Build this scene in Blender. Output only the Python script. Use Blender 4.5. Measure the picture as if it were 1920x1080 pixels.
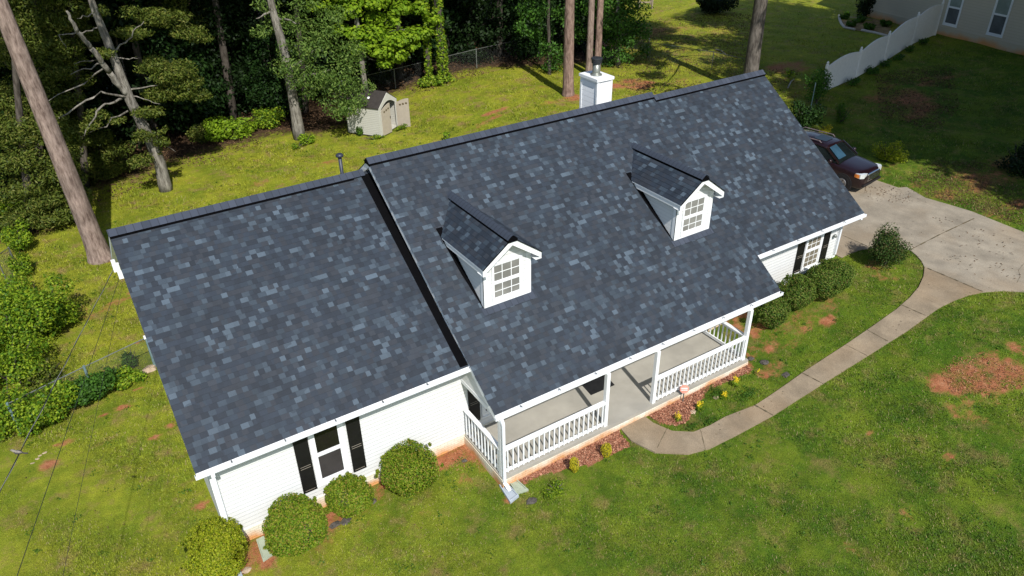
import bpy, math, random
import numpy as np
from mathutils import Vector, Matrix
R_ = math.radians
random.seed(7)
for o in list(bpy.data.objects): bpy.data.objects.remove(o)
SC = bpy.context.scene
COL = SC.collection

# ------------------------------------------------------------------ camera
CP = np.array([-0.522, -14.101, 15.536]); FPX = 1411.44
YAW, PIT, ROLL = 0.566, R_(-31.578), R_(-0.866)
FW = np.array([math.sin(YAW)*math.cos(PIT), math.cos(YAW)*math.cos(PIT), math.sin(PIT)])
_r = np.cross(FW, [0, 0, 1]); _r /= np.linalg.norm(_r); _u = np.cross(_r, FW)
RT = math.cos(ROLL)*_r + math.sin(ROLL)*_u; UP = -math.sin(ROLL)*_r + math.cos(ROLL)*_u
cd = bpy.data.cameras.new("Camera"); cam = bpy.data.objects.new("Camera", cd); COL.objects.link(cam)
cam.matrix_world = Matrix(((RT[0], UP[0], -FW[0], CP[0]), (RT[1], UP[1], -FW[1], CP[1]), (RT[2], UP[2], -FW[2], CP[2]), (0, 0, 0, 1)))
cd.sensor_width = 36; cd.lens = FPX/1920*36; cd.clip_start = .1; cd.clip_end = 1500
SC.camera = cam
# ------------------------------------------------------------------ light
SUNV = Vector((-0.2, -1.0, 1.06)).normalized()          # towards the sun
W = bpy.data.worlds.new("World"); SC.world = W; W.use_nodes = True
wn = W.node_tree; wn.nodes.clear()
sky = wn.nodes.new('ShaderNodeTexSky'); sky.sky_type = 'NISHITA'; sky.sun_disc = False
sky.sun_elevation = math.asin(SUNV.z); sky.sun_rotation = math.atan2(SUNV.x, SUNV.y)
sky.air_density = 1.0; sky.dust_density = .6
bg = wn.nodes.new('ShaderNodeBackground'); bg.inputs[1].default_value = 0.115
wo = wn.nodes.new('ShaderNodeOutputWorld'); wn.links.new(sky.outputs[0], bg.inputs[0]); wn.links.new(bg.outputs[0], wo.inputs[0])
sd = bpy.data.lights.new("Sun", 'SUN'); sd.energy = 4.2; sd.angle = R_(.5); sd.color = (1, .965, .915)
sun = bpy.data.objects.new("Sun", sd); COL.objects.link(sun); sun.rotation_euler = SUNV.to_track_quat('Z', 'Y').to_euler()
SC.view_settings.view_transform = 'Standard'; SC.view_settings.look = 'None'
SC.view_settings.exposure = 0.45; SC.view_settings.gamma = 1

# ------------------------------------------------------------------ terrain + picking helpers
def ss(t):
    t = np.clip(t, 0, 1); return t*t*(3-2*t)
def zt(x, y=0): return 1.1*ss((x-15.5)/9.5) + .1*ss((x-5)/12)
def ray(u, v): return FW + RT*(u-960)/FPX - UP*(v-540)/FPX
def G(u, v):                       # a place on the ground, read off the photograph
    z = 0.
    for i in range(40):
        r = ray(u, v); p = CP + r*(z-CP[2])/r[2]; z = .5*z + .5*float(zt(p[0]))
    return p
def atY(u, v, y): r = ray(u, v); return CP + r*(y-CP[1])/r[1]
def atZ(u, v, z): r = ray(u, v); return CP + r*(z-CP[2])/r[2]
def proj(P):
    d = P-CP; w = d@FW
    return 960+FPX*(d@RT)/w, 540-FPX*(d@UP)/w, w
def pip(x, y, poly):
    x = np.asarray(x); y = np.asarray(y); ins = np.zeros(x.shape, bool); n = len(poly); j = n-1
    for i in range(n):
        xi, yi = poly[i][:2]; xj, yj = poly[j][:2]
        c = ((yi > y) != (yj > y)) & (x < (xj-xi)*(y-yi)/(yj-yi+1e-12)+xi)
        ins ^= c; j = i
    return ins

# ------------------------------------------------------------------ materials
class NT:
    def __init__(s, name):
        s.m = bpy.data.materials.new(name); s.m.use_nodes = True; s.t = s.m.node_tree; s.t.nodes.clear()
        s.out = s.n('ShaderNodeOutputMaterial'); s.bs = s.n('ShaderNodeBsdfPrincipled'); s.l(s.bs.outputs[0], s.out.inputs[0])
    def n(s, ty, **kw):
        nd = s.t.nodes.new(ty)
        for k, v in kw.items(): setattr(nd, k, v)
        return nd
    def l(s, a, b): s.t.links.new(a, b)
    def val(s, x, sock):
        if hasattr(x, 'is_linked') or hasattr(x, 'links'): s.l(x, sock)
        else: sock.default_value = x
    def math(s, op, a, b=None, c=None, clamp=False):
        nd = s.n('ShaderNodeMath', operation=op); nd.use_clamp = clamp
        s.val(a, nd.inputs[0])
        if b is not None: s.val(b, nd.inputs[1])
        if c is not None: s.val(c, nd.inputs[2])
        return nd.outputs[0]
    def noise(s, scale, detail=4, rough=.55, vec=None, dim='3D', dist=0):
        nd = s.n('ShaderNodeTexNoise', noise_dimensions=dim); nd.inputs['Scale'].default_value = scale
        nd.inputs['Detail'].default_value = detail; nd.inputs['Roughness'].default_value = rough; nd.inputs['Distortion'].default_value = dist
        s.l(vec if vec is not None else s.pos(), nd.inputs['Vector']); return nd.outputs['Fac']
    def pos(s):
        if not hasattr(s, '_p'): s._p = s.n('ShaderNodeNewGeometry').outputs['Position']
        return s._p
    def obj(s):
        if not hasattr(s, '_o'): s._o = s.n('ShaderNodeTexCoord').outputs['Object']
        return s._o
    def isl(s):
        if not hasattr(s, '_i'): s._i = s.n('ShaderNodeNewGeometry').outputs['Random Per Island']
        return s._i
    def scale(s, vec, sc):
        nd = s.n('ShaderNodeVectorMath', operation='MULTIPLY'); s.l(vec, nd.inputs[0]); nd.inputs[1].default_value = sc; return nd.outputs[0]
    def ramp(s, fac, stops, mode='LINEAR'):
        nd = s.n('ShaderNodeValToRGB'); cr = nd.color_ramp; cr.interpolation = mode
        while len(cr.elements) > 1: cr.elements.remove(cr.elements[-1])
        for i, (p, c) in enumerate(stops):
            e = cr.elements[0] if i == 0 else cr.elements.new(p)
            e.position = p; e.color = (*c, 1) if not np.isscalar(c) else (c, c, c, 1)
        s.l(fac, nd.inputs[0]); return nd.outputs[0]
    def mix(s, f, a, b, mode='MIX'):
        nd = s.n('ShaderNodeMix', data_type='RGBA', blend_type=mode)
        s.val(f, nd.inputs[0])
        for x, k in ((a, 6), (b, 7)):
            if isinstance(x, tuple): nd.inputs[k].default_value = (*x[:3], 1)
            else: s.l(x, nd.inputs[k])
        return nd.outputs[2]
    def attr(s, name): return s.n('ShaderNodeAttribute', attribute_name=name).outputs['Fac']
    def bump(s, h, dist, st=1.0):
        nd = s.n('ShaderNodeBump'); nd.inputs['Strength'].default_value = st; nd.inputs['Distance'].default_value = dist
        s.l(h, nd.inputs['Height'])
        if hasattr(s, '_b'): s.l(s._b, nd.inputs['Normal'])
        s._b = nd.outputs[0]; s.l(s._b, s.bs.inputs['Normal'])
    def fin(s, col, rough=.7, spec=.3, metal=0):
        s.val(col if not isinstance(col, tuple) else (*col, 1), s.bs.inputs['Base Color'])
        s.val(rough, s.bs.inputs['Roughness']); s.bs.inputs['Specular IOR Level'].default_value = spec; s.bs.inputs['Metallic'].default_value = metal
        return s.m
MC = {}
def plain(name, c, rough=.6, spec=.3, metal=0, var=.15, sc=6, bump=0, bsc=40, coat=0):
    if name in MC: return MC[name]
    t = NT(name); f = t.noise(sc, 5)
    col = t.mix(t.math('MULTIPLY', t.math('SUBTRACT', f, .35), 2.5, clamp=True), tuple(x*(1-var) for x in c), tuple(min(1, x*(1+var)) for x in c))
    if bump: t.bump(t.noise(bsc, 4), bump)
    if coat: t.bs.inputs['Coat Weight'].default_value = coat; t.bs.inputs['Coat Roughness'].default_value = .04
    MC[name] = t.fin(col, rough, spec, metal); return MC[name]

M_white = plain('white_paint', (.74, .75, .74), .5, .35, var=.05)
M_trim = plain('white_trim', (.76, .77, .77), .4, .4, var=.04)
M_gutter = plain('gutter_white', (.72, .74, .77), .3, .5, var=.05, sc=3)
M_black = plain('shutter_black', (.008, .0075, .0075), .5, .3, var=.2)
M_shline = plain('shutter_edge', (.25, .22, .18), .5, .3)
M_ventshade = plain('vent_shade_black', (.0025, .0025, .003), .9, .05)  # ridge vents and drip edges, plus strips of painted shade
M_steel = plain('galvanised', (.22, .235, .22), .45, .5, .6, var=.2)
M_steelB = plain('painted_post', (.16, .24, .25), .5, .4, .2, var=.2)
M_wire = plain('wire_black', (.02, .02, .02), .5, .3)
M_alu = plain('bare_cable', (.35, .34, .31), .5, .3, .4)
M_slab = plain('porch_concrete', (.33, .31, .265), .85, .2, var=.13, sc=1.3)
M_gskt = plain('pipe_black', (.03, .035, .05), .45, .4)

def siding_mat(name, c, lap=.125, dirt=False, bumpd=.012):
    t = NT(name); sp = t.n('ShaderNodeSeparateXYZ'); t.l(t.pos(), sp.inputs[0])
    fr = t.math('FRACT', t.math('DIVIDE', sp.outputs[2], lap))
    t.bump(t.math('SUBTRACT', 1.0, fr), bumpd)
    line = t.math('GREATER_THAN', fr, .87)
    base = t.mix(t.noise(2.2, 4), tuple(x*.93 for x in c), c)
    col = t.mix(t.math('MULTIPLY', line, .2), base, tuple(x*.4 for x in c))
    if dirt:
        g = t.math('SUBTRACT', dirt, sp.outputs[2])
        st = t.math('MULTIPLY', t.math('ADD', g, t.math('MULTIPLY', t.noise(1.6, 5), .5)), 2.2, clamp=True)
        col = t.mix(st, col, (.62, .36, .16))
    return t.fin(col, .45, .3)
M_siding = siding_mat('white_lap_siding', (.66, .665, .655), .125, dirt=-.12, bumpd=.007)
M_nsiding = siding_mat('beige_lap_siding', (.55, .48, .36), .2, bumpd=.04)
def found_mat():
    t = NT('painted_brick_foundation')
    br = t.n('ShaderNodeTexBrick'); br.inputs['Scale'].default_value = 1; br.inputs['Brick Width'].default_value = .22; br.inputs['Row Height'].default_value = .075
    br.inputs['Mortar Size'].default_value = .006; br.inputs['Color1'].default_value = (1, 1, 1, 1); br.inputs['Color2'].default_value = (.93, .93, .93, 1); br.inputs['Mortar'].default_value = (.6, .6, .6, 1)
    sp = t.n('ShaderNodeSeparateXYZ'); t.l(t.pos(), sp.inputs[0]); cb = t.n('ShaderNodeCombineXYZ')
    t.l(t.math('ADD', sp.outputs[0], sp.outputs[1]), cb.inputs[0]); t.l(sp.outputs[2], cb.inputs[1]); t.l(cb.outputs[0], br.inputs['Vector'])
    st = t.math('MULTIPLY', t.math('ADD', t.math('SUBTRACT', .34, sp.outputs[2]), t.math('MULTIPLY', t.math('SUBTRACT', t.noise(1.3, 5), .5), .9)), 3.0, clamp=True)
    col = t.mix(1, t.mix(st, (.74, .70, .58), (.62, .30, .115)), br.outputs[0], 'MULTIPLY')
    t.bump(br.outputs[1], .004, -.6); return t.fin(col, .75, .2)
M_found = found_mat()

def shingle_mat():
    t = NT('slate_shingles'); uv = t.n('ShaderNodeUVMap'); uv.uv_map = 'UVMap'
    sp = t.n('ShaderNodeSeparateXYZ'); t.l(uv.outputs[0], sp.inputs[0])
    row = t.math('FLOOR', t.math('DIVIDE', sp.outputs[1], .145))
    w = t.math('ADD', t.math('DIVIDE', sp.outputs[0], .155), t.math('MULTIPLY', row, 37.31))
    vo = t.n('ShaderNodeTexVoronoi', voronoi_dimensions='1D', feature='F1'); vo.inputs['Scale'].default_value = 1; t.l(w, vo.inputs['W'])
    sc = t.n('ShaderNodeSeparateColor'); t.l(vo.outputs['Color'], sc.inputs[0])
    hv = sc.outputs[0]
    hv = t.math('ADD', hv, t.math('MULTIPLY', t.math('SUBTRACT', t.noise(.7, 2), .5), .35))
    c1 = t.ramp(hv, [(0, (.0135, .0192, .028)), (.20, (.0170, .0245, .036)), (.38, (.0215, .0262, .0345)), (.52, (.0188, .0282, .0405)), (.64, (.0235, .0292, .0380)), (.74, (.0265, .0385, .0520)), (.84, (.038, .054, .071)), (.935, (.057, .079, .101))], 'CONSTANT')
    c1 = t.mix(1, c1, t.ramp(sc.outputs[1], [(0, .86), (1, 1.16)]), 'MULTIPLY')
    gr = t.noise(160, 2, .7); c1 = t.mix(.6, c1, t.ramp(gr, [(.3, .45), (.7, 1.5)]), 'MULTIPLY')
    c1 = t.mix(.5, c1, t.ramp(t.noise(1.1, 4), [(.3, .7), (.7, 1.3)]), 'MULTIPLY')
    vf = t.math('FRACT', t.math('DIVIDE', sp.outputs[1], .145))
    edge = t.math('LESS_THAN', vf, .10); c1 = t.mix(t.math('MULTIPLY', edge, .10), c1, (.006, .007, .009))  # shadow under each course butt, painted as a thin dark line
    t.bump(sc.outputs[0], .004, .8); t.bump(gr, .002, .5)
    return t.fin(c1, .68, .45)
M_shingle = shingle_mat()
def cap_mat():
    t = NT('ridge_cap_shingles'); sp = t.n('ShaderNodeSeparateXYZ'); t.l(t.pos(), sp.inputs[0])
    i = t.math('FLOOR', t.math('DIVIDE', t.math('ADD', sp.outputs[0], 0), .2)); wn_ = t.n('ShaderNodeTexWhiteNoise', noise_dimensions='1D'); t.l(i, wn_.inputs['W'])
    fr = t.math('FRACT', t.math('DIVIDE', sp.outputs[0], .2))
    c = t.ramp(wn_.outputs[0], [(0, (.028, .036, .052)), (.5, (.036, .045, .064)), (1, (.046, .056, .078))])
    c = t.mix(t.math('MULTIPLY', t.math('LESS_THAN', fr, .09), .7), c, (.012, .014, .02))
    t.bump(t.noise(150, 2), .002); return t.fin(c, .75, .35)
M_cap = cap_mat()
def capy_mat():
    t = NT('dormer_cap_shingles'); sp = t.n('ShaderNodeSeparateXYZ'); t.l(t.pos(), sp.inputs[0])
    fr = t.math('FRACT', t.math('DIVIDE', sp.outputs[1], .16))
    c = t.mix(t.math('MULTIPLY', t.math('LESS_THAN', fr, .12), .7), (.034, .043, .06), (.01, .012, .017))
    t.bump(t.noise(150, 2), .002); return t.fin(c, .75, .35)
M_capy = capy_mat()

def grass_col(t, blade):
    n1 = t.noise(.55, 4, .6); n2 = t.noise(3.1, 3)
    sp = t.n('ShaderNodeSeparateXYZ'); t.l(t.pos(), sp.inputs[0])
    back = t.math('MULTIPLY', t.math('SUBTRACT', sp.outputs[1], t.math('SUBTRACT', 4.0, t.math('MULTIPLY', sp.outputs[0], -.15))), .12, clamp=True)
    left = t.math('MULTIPLY', t.math('SUBTRACT', 10, sp.outputs[0]), .11, clamp=True)
    yb = t.math('MAXIMUM', back, t.math('MULTIPLY', left, .7))
    a = t.mix(yb, (.072, .140, .010), (.195, .240, .018))
    b = t.mix(yb, (.165, .220, .018), (.325, .330, .028))
    c = t.mix(t.ramp(t.math('ADD', t.math('MULTIPLY', n1, .65), t.math('MULTIPLY', n2, .35)), [(.4, 0.), (.62, 1.)]), a, b)
    d = t.ramp(t.noise(1.3, 6, .7), [(.52, 0.), (.68, 1.)])
    c = t.mix(1, c, t.ramp(t.noise(.9, 6, .7), [(.35, .82), (.6, 1.1)]), 'MULTIPLY')
    c = t.mix(t.math('MULTIPLY', d, t.math('ADD', .5, t.math('MULTIPLY', yb, .3))), c, (.31, .20, .085))
    if blade:
        c = t.mix(1, c, t.ramp(t.isl(), [(0, .40), (.5, .92), (1, 1.75)]), 'MULTIPLY')
        c = t.mix(t.math('GREATER_THAN', t.isl(), .93), c, (.34, .27, .12))
    return c
def ground_mat():
    t = NT('lawn_soil')
    g = t.mix(1, grass_col(t, False), t.ramp(t.noise(38, 4, .7), [(.3, .45), (.7, 1.1)]), 'MULTIPLY')
    dirt = t.ramp(t.noise(5, 6, .65), [(.3, (.21, .075, .034)), (.5, (.34, .130, .060)), (.75, (.42, .20, .105))])
    dirt = t.mix(1, dirt, t.ramp(t.noise(45, 3), [(.3, .72), (.7, 1.2)]), 'MULTIPLY')
    mul = t.ramp(t.noise(26, 4, .7), [(.3, (.12, .045, .025)), (.5, (.32, .125, .07)), (.7, (.46, .23, .14))])
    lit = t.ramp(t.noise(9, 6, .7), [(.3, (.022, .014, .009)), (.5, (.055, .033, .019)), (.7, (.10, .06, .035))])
    nz = t.math('MULTIPLY', t.math('SUBTRACT', t.noise(4.5, 9, .85), .5), 3.4)
    def msk(a, k=2.6): return t.math('MULTIPLY', t.math('SUBTRACT', t.math('ADD', t.attr(a), t.math('MULTIPLY', nz, t.math('MULTIPLY', t.attr(a), 1.0) if False else .55)), .5), k, clamp=True)
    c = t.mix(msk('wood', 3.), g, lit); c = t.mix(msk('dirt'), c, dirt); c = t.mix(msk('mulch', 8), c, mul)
    t.bump(t.noise(30, 5, .7), .05, .8); return t.fin(c, .95, .1)
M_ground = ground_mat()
def leafm(name, cols, trans=.35, rough=.5, var=1.0):
    t = NT(name); c = t.ramp(t.isl(), [(i/(len(cols)-1), tuple(v*.82 for v in k)) for i, k in enumerate(cols)])
    t.fin(c, rough, .12)
    tr = t.n('ShaderNodeBsdfTranslucent'); t.l(t.mix(1, c, (1.3, 1.35, .6), 'MULTIPLY'), tr.inputs[0])
    mx = t.n('ShaderNodeMixShader'); mx.inputs[0].default_value = trans
    t.l(t.bs.outputs[0], mx.inputs[1]); t.l(tr.outputs[0], mx.inputs[2]); t.l(mx.outputs[0], t.out.inputs[0]); return t.m
def blade_mat():
    t = NT('grass_blades'); c = grass_col(t, True); t.fin(c, .6, .25)
    tr = t.n('ShaderNodeBsdfTranslucent'); t.l(c, tr.inputs[0]); mx = t.n('ShaderNodeMixShader'); mx.inputs[0].default_value = .3
    t.l(t.bs.outputs[0], mx.inputs[1]); t.l(tr.outputs[0], mx.inputs[2]); t.l(mx.outputs[0], t.out.inputs[0]); return t.m
M_blade = blade_mat()
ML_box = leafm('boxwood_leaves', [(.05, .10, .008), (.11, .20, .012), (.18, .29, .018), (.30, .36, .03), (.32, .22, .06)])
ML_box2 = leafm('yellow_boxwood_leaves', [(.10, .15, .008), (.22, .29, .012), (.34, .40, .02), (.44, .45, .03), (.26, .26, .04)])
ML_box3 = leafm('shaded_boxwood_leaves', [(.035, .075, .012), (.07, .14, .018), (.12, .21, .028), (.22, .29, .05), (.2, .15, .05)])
ML_holly = leafm('dark_shrub_leaves', [(.02, .045, .01), (.04, .085, .016), (.075, .13, .028), (.13, .09, .04)])
ML_gold = leafm('golden_shrub_leaves', [(.45, .40, .02), (.65, .55, .03), (.3, .32, .03)])
ML_flower = leafm('yellow_flower_petals', [(.8, .6, .02), (.85, .7, .05)])
ML_oak = leafm('oak_leaves', [(.05, .095, .02), (.10, .18, .035), (.16, .26, .05), (.25, .34, .08)])
ML_maple = leafm('maple_leaves', [(.12, .23, .012), (.22, .36, .022), (.34, .48, .03), (.13, .22, .02)], .4)
ML_mid = leafm('broad_leaves', [(.03, .085, .015), (.06, .15, .022), (.10, .23, .03), (.035, .075, .015)])
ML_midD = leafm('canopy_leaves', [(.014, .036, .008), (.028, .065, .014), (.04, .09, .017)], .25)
ML_forest = leafm('understorey_leaves', [(.008, .022, .006), (.016, .042, .009), (.03, .065, .013)], .15)  # canopy, understorey and shade leaves darkened to carry the wood's deep shade
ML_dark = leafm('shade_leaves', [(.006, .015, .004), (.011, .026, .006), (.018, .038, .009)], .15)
ML_ced = leafm('cedar_sprays', [(.045, .072, .012), (.085, .12, .018), (.14, .18, .028), (.20, .20, .045)], .3)
ML_vine = leafm('vine_leaves', [(.05, .13, .012), (.12, .23, .015), (.22, .34, .02), (.34, .43, .03), (.06, .11, .015)])
ML_pine = leafm('pine_needles', [(.03, .06, .012), (.05, .09, .018), (.08, .12, .02)], .2)
ML_fern = leafm('fern_leaves', [(.05, .12, .015), (.1, .2, .02)])
ML_mulch = plain('mulch_chips', (.27, .12, .075), .9, .1, var=.5, sc=30)
def bark(name, c1, c2, sc=1.):
    t = NT(name); v = t.scale(t.obj(), (1, 1, .22))
    f = t.noise(9*sc, 6, .7, v); g = t.noise(1.1, 3)
    c = t.mix(t.ramp(f, [(.35, 0.), (.62, 1.)]), c1, c2); c = t.mix(1, c, t.ramp(g, [(.3, .75), (.7, 1.2)]), 'MULTIPLY')
    t.bump(f, .05, 1.); return t.fin(c, .9, .15)
MB_pine = bark('pine_bark', (.11, .075, .06), (.31, .235, .195))
MB_pineR = bark('red_pine_bark', (.11, .070, .054), (.31, .215, .17))
MB_grey = bark('grey_bark', (.07, .062, .048), (.27, .25, .21))
MB_dark = bark('dark_bark', (.03, .024, .018), (.10, .085, .07))
MB_dead = bark('bleached_wood', (.2, .18, .15), (.42, .40, .36))
def concrete(name, c, joints=None, warm=.5):
    t = NT(name); f = t.noise(1.1, 6, .62)
    col = t.mix(t.ramp(f, [(.35, 0.), (.68, 1.)]), tuple(x*.76 for x in c), tuple(min(1, x*1.16) for x in c))
    col = t.mix(t.ramp(t.noise(.35, 4), [(.45, 0.), (.7, warm)]), col, (c[0]*.95, c[1]*.78, c[2]*.6))
    col = t.mix(1, col, t.ramp(t.noise(35, 3), [(.3, .8), (.7, 1.15)]), 'MULTIPLY')
    vo = t.n('ShaderNodeTexVoronoi', feature='F1'); vo.inputs['Scale'].default_value = 1.9; t.l(t.pos(), vo.inputs['Vector'])
    sp_ = t.math('LESS_THAN', vo.outputs['Distance'], .06); col = t.mix(t.math('MULTIPLY', sp_, .6), col, (.06, .05, .035))
    st_ = t.noise(.8, 6, .75, t.scale(t.pos(), (1.6, .35, 1))); col = t.mix(t.ramp(st_, [(.5, 0.), (.62, .25)]), col, tuple(x*.5 for x in c))
    t.bump(t.noise(60, 3), .004); return t.fin(col, .9, .2)
M_drive = concrete('driveway_concrete', (.295, .255, .195))
M_path = concrete('path_concrete', (.27, .213, .145), warm=.45)
M_joint = plain('joint_soil', (.13, .105, .065), .95, .1, var=.5, sc=8)

# ------------------------------------------------------------------ mesh helpers
def link(name, me, mat=None, parent=None):
    o = bpy.data.objects.new(name, me); COL.objects.link(o)
    if mat is not None: me.materials.append(mat)
    if parent is not None: o.parent = parent
    return o
def wloc(o):
    v = Vector((0, 0, 0))
    while o is not None: v += o.location; o = o.parent
    return v
def npmesh(name, V, Fs, smooth=False, uvs=None):
    """V (n,3), Fs: (m,k) array or list of faces"""
    me = bpy.data.meshes.new(name)
    if isinstance(Fs, np.ndarray):
        V = np.asarray(V, np.float32); m, k = Fs.shape
        me.vertices.add(len(V)); me.vertices.foreach_set('co', V.ravel())
        me.loops.add(m*k); me.loops.foreach_set('vertex_index', Fs.astype(np.int32).ravel())
        me.polygons.add(m); me.polygons.foreach_set('loop_start', np.arange(0, m*k, k, dtype=np.int32)); me.polygons.foreach_set('loop_total', np.full(m, k, np.int32))
        me.update(calc_edges=True)
    else:
        me.from_pydata([tuple(v) for v in V], [], [tuple(f) for f in Fs]); me.update()
    if smooth: me.polygons.foreach_set('use_smooth', [True]*len(me.polygons))
    return me
class MB:
    def __init__(s): s.v = []; s.f = []; s.uv = []
    def add(s, vs, fs, uvs=None):
        b = len(s.v); s.v += [tuple(map(float, v)) for v in vs]; s.f += [tuple(b+i for i in f) for f in fs]
        s.uv += uvs if uvs else [None]*len(fs); return s
    def box(s, x0, x1, y0, y1, z0, z1, M=None):
        vs = [(x, y, z) for z in (z0, z1) for y in (y0, y1) for x in (x0, x1)]
        if M is not None: vs = [tuple(M @ Vector(v)) for v in vs]
        return s.add(vs, [(0, 2, 3, 1), (4, 5, 7, 6), (0, 1, 5, 4), (2, 6, 7, 3), (0, 4, 6, 2), (1, 3, 7, 5)])
    def bar(s, a, b, w, h=None, up=(0, 0, 1)):
        a = Vector(a); b = Vector(b); h = h or w; d = (b-a).normalized(); u = Vector(up)
        if abs(d.dot(u)) > .98: u = Vector((0, 1, 0))
        r = d.cross(u).normalized(); u = r.cross(d)
        vs = [p+r*sx*w/2+u*sz*h/2 for p in (a, b) for sx, sz in ((-1, -1), (1, -1), (1, 1), (-1, 1))]
        return s.add(vs, [(0, 1, 2, 3), (7, 6, 5, 4), (0, 4, 5, 1), (1, 5, 6, 2), (2, 6, 7, 3), (3, 7, 4, 0)])
    def prism(s, poly, axis, a, b):
        """poly in the plane normal to axis ('x': (y,z), 'y': (x,z), 'z': (x,y)) swept from a to b"""
        def mk(p, t): return {'x': (t, p[0], p[1]), 'y': (p[0], t, p[1]), 'z': (p[0], p[1], t)}[axis]
        n = len(poly); vs = [mk(p, a) for p in poly]+[mk(p, b) for p in poly]
        return s.add(vs, [tuple(range(n)), tuple(range(2*n-1, n-1, -1))]+[(i, i+n, (i+1) % n+n, (i+1) % n) for i in range(n)])
    def tube(s, pts, rad, n=10, cap=True, wob=0, seed=0):
        rg = random.Random(seed); pts = [Vector(p) for p in pts]; k = len(pts)
        if np.isscalar(rad): rad = [rad]*k
        base = len(s.v); ref = Vector((1, 0, 0)); vs = []
        ph = rg.random()*6
        for i, p in enumerate(pts):
            d = (pts[min(i+1, k-1)]-pts[max(i-1, 0)]).normalized()
            if abs(d.dot(ref)) > .9: ref = Vector((0, 1, 0)) if abs(d.y) < .9 else Vector((0, 0, 1))
            a = d.cross(ref).normalized(); b = d.cross(a); ref = b.cross(d) if False else ref
            for j in range(n):
                t = 2*math.pi*j/n; r = rad[i]*(1+wob*math.sin(3*t+ph+i*.7)+wob*(rg.random()-.5))
                vs.append(p+a*math.cos(t)*r+b*math.sin(t)*r)
        fs = [(i*n+j, i*n+(j+1) % n, (i+1)*n+(j+1) % n, (i+1)*n+j) for i in range(k-1) for j in range(n)]
        if cap: fs += [tuple(range(n-1, -1, -1)), tuple((k-1)*n+j for j in range(n))]
        return s.add(vs, fs)
    def lathe(s, c, prof, n=20):
        vs = [(c[0]+r*math.cos(2*math.pi*j/n), c[1]+r*math.sin(2*math.pi*j/n), c[2]+z) for r, z in prof for j in range(n)]
        k = len(prof)
        fs = [(i*n+j, i*n+(j+1) % n, (i+1)*n+(j+1) % n, (i+1)*n+j) for i in range(k-1) for j in range(n)]
        fs += [tuple(range(n-1, -1, -1)), tuple((k-1)*n+j for j in range(n))]
        return s.add(vs, fs)
    def build(s, name, mat, parent=None, smooth=False, fixn=True):
        off = wloc(parent) if parent is not None else Vector((0, 0, 0))
        me = bpy.data.meshes.new(name); me.from_pydata([(v[0]-off.x, v[1]-off.y, v[2]-off.z) for v in s.v], [], s.f)
        if any(u is not None for u in s.uv):
            ul = me.uv_layers.new(name='UVMap'); k = 0
            for f, u in zip(s.f, s.uv):
                for i in range(len(f)): ul.data[k].uv = u[i] if u else (0, 0); k += 1
        me.update()
        if fixn and not any(u is not None for u in s.uv):
            import bmesh
            bm = bmesh.new(); bm.from_mesh(me); bmesh.ops.recalc_face_normals(bm, faces=bm.faces); bm.to_mesh(me); bm.free()
        if smooth: me.polygons.foreach_set('use_smooth', [True]*len(me.polygons))
        return link(name, me, mat, parent)
def tag(o, label=None, cat=None, group=None, kind=None):
    if label: o['label'] = label
    if cat: o['category'] = cat
    if group: o['group'] = group
    if kind: o['kind'] = kind
    return o
def thing(name, loc, label, cat, group=None):
    o = bpy.data.objects.new(name, None); COL.objects.link(o); o.location = Vector(tuple(map(float, loc))); o.empty_display_size = .2
    return tag(o, label, cat, group)

def cards(P, N, L, Wd, rng, fold=0):
    """one diamond leaf card per row of P facing N"""
    n = len(P); N = N/np.linalg.norm(N, axis=1, keepdims=True)
    t = rng.normal(size=(n, 3)); t -= (t*N).sum(1, keepdims=True)*N; t /= np.linalg.norm(t, axis=1, keepdims=True)+1e-9; b = np.cross(N, t)
    L = np.asarray(L)*rng.uniform(.65, 1.3, n); Wd = np.asarray(Wd)*rng.uniform(.7, 1.25, n)
    L = L[:, None]; Wd = Wd[:, None]
    V = np.stack([P-t*L/2, P-b*Wd/2+N*fold*Wd, P+t*L/2, P+b*Wd/2+N*fold*Wd], 1).reshape(-1, 3)
    return V, np.arange(4*n).reshape(n, 4)
def lump(P, s, seed):
    r = np.random.RandomState(seed); f = np.zeros(len(P))
    for i in range(5):
        k = r.normal(size=3); k = k/np.linalg.norm(k)*s*r.uniform(.7, 1.7); f += np.sin(P@k+r.uniform(0, 6.28))
    return f/5
def blobs_pts(blobs, dens, rng, shell=.5, gap=.0, gs=3., flat=None):
    Ps, Ns = [], []
    for k, (c, r) in enumerate(blobs):
        c = np.array(c, float); r = np.array(r if hasattr(r, '__len__') else (r, r, r), float)
        n = int(dens*(r[0]*r[1]*r[2])**(2/3)*12.6)
        d = rng.normal(size=(n, 3)); d /= np.linalg.norm(d, axis=1, keepdims=True)
        rr = 1-shell*rng.random(n)**1.4
        rr *= 1+.22*lump(d, 2.6, k*7+3)*1.2
        P = c+d*r*rr[:, None]
        if gap > 0:
            m = lump(P, gs, k+11) > gap-.55; P = P[m]; d = d[m]
        Ps.append(P); Ns.append(d/r)
    P = np.concatenate(Ps); N = np.concatenate(Ns); N /= np.linalg.norm(N, axis=1, keepdims=True); return P, N
def foliage(name, blobs, mat, parent, dens=60, L=.12, Wd=.08, seed=1, shell=.5, gap=.25, gs=2.5, rnd=.8, up=.35, zmin=None):
    rng = np.random.RandomState(seed); off = np.array(wloc(parent)) if parent is not None else np.zeros(3)
    P, N = blobs_pts(blobs, dens, rng, shell, gap, gs)
    if zmin is not None: m = P[:, 2] > zmin; P = P[m]; N = N[m]
    N = N+rng.normal(size=N.shape)*rnd+np.array([0, 0, up])
    V, Fc = cards(P-off, N, L, Wd, rng)
    return link(name, npmesh(name, V, Fc), mat, parent)

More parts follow.
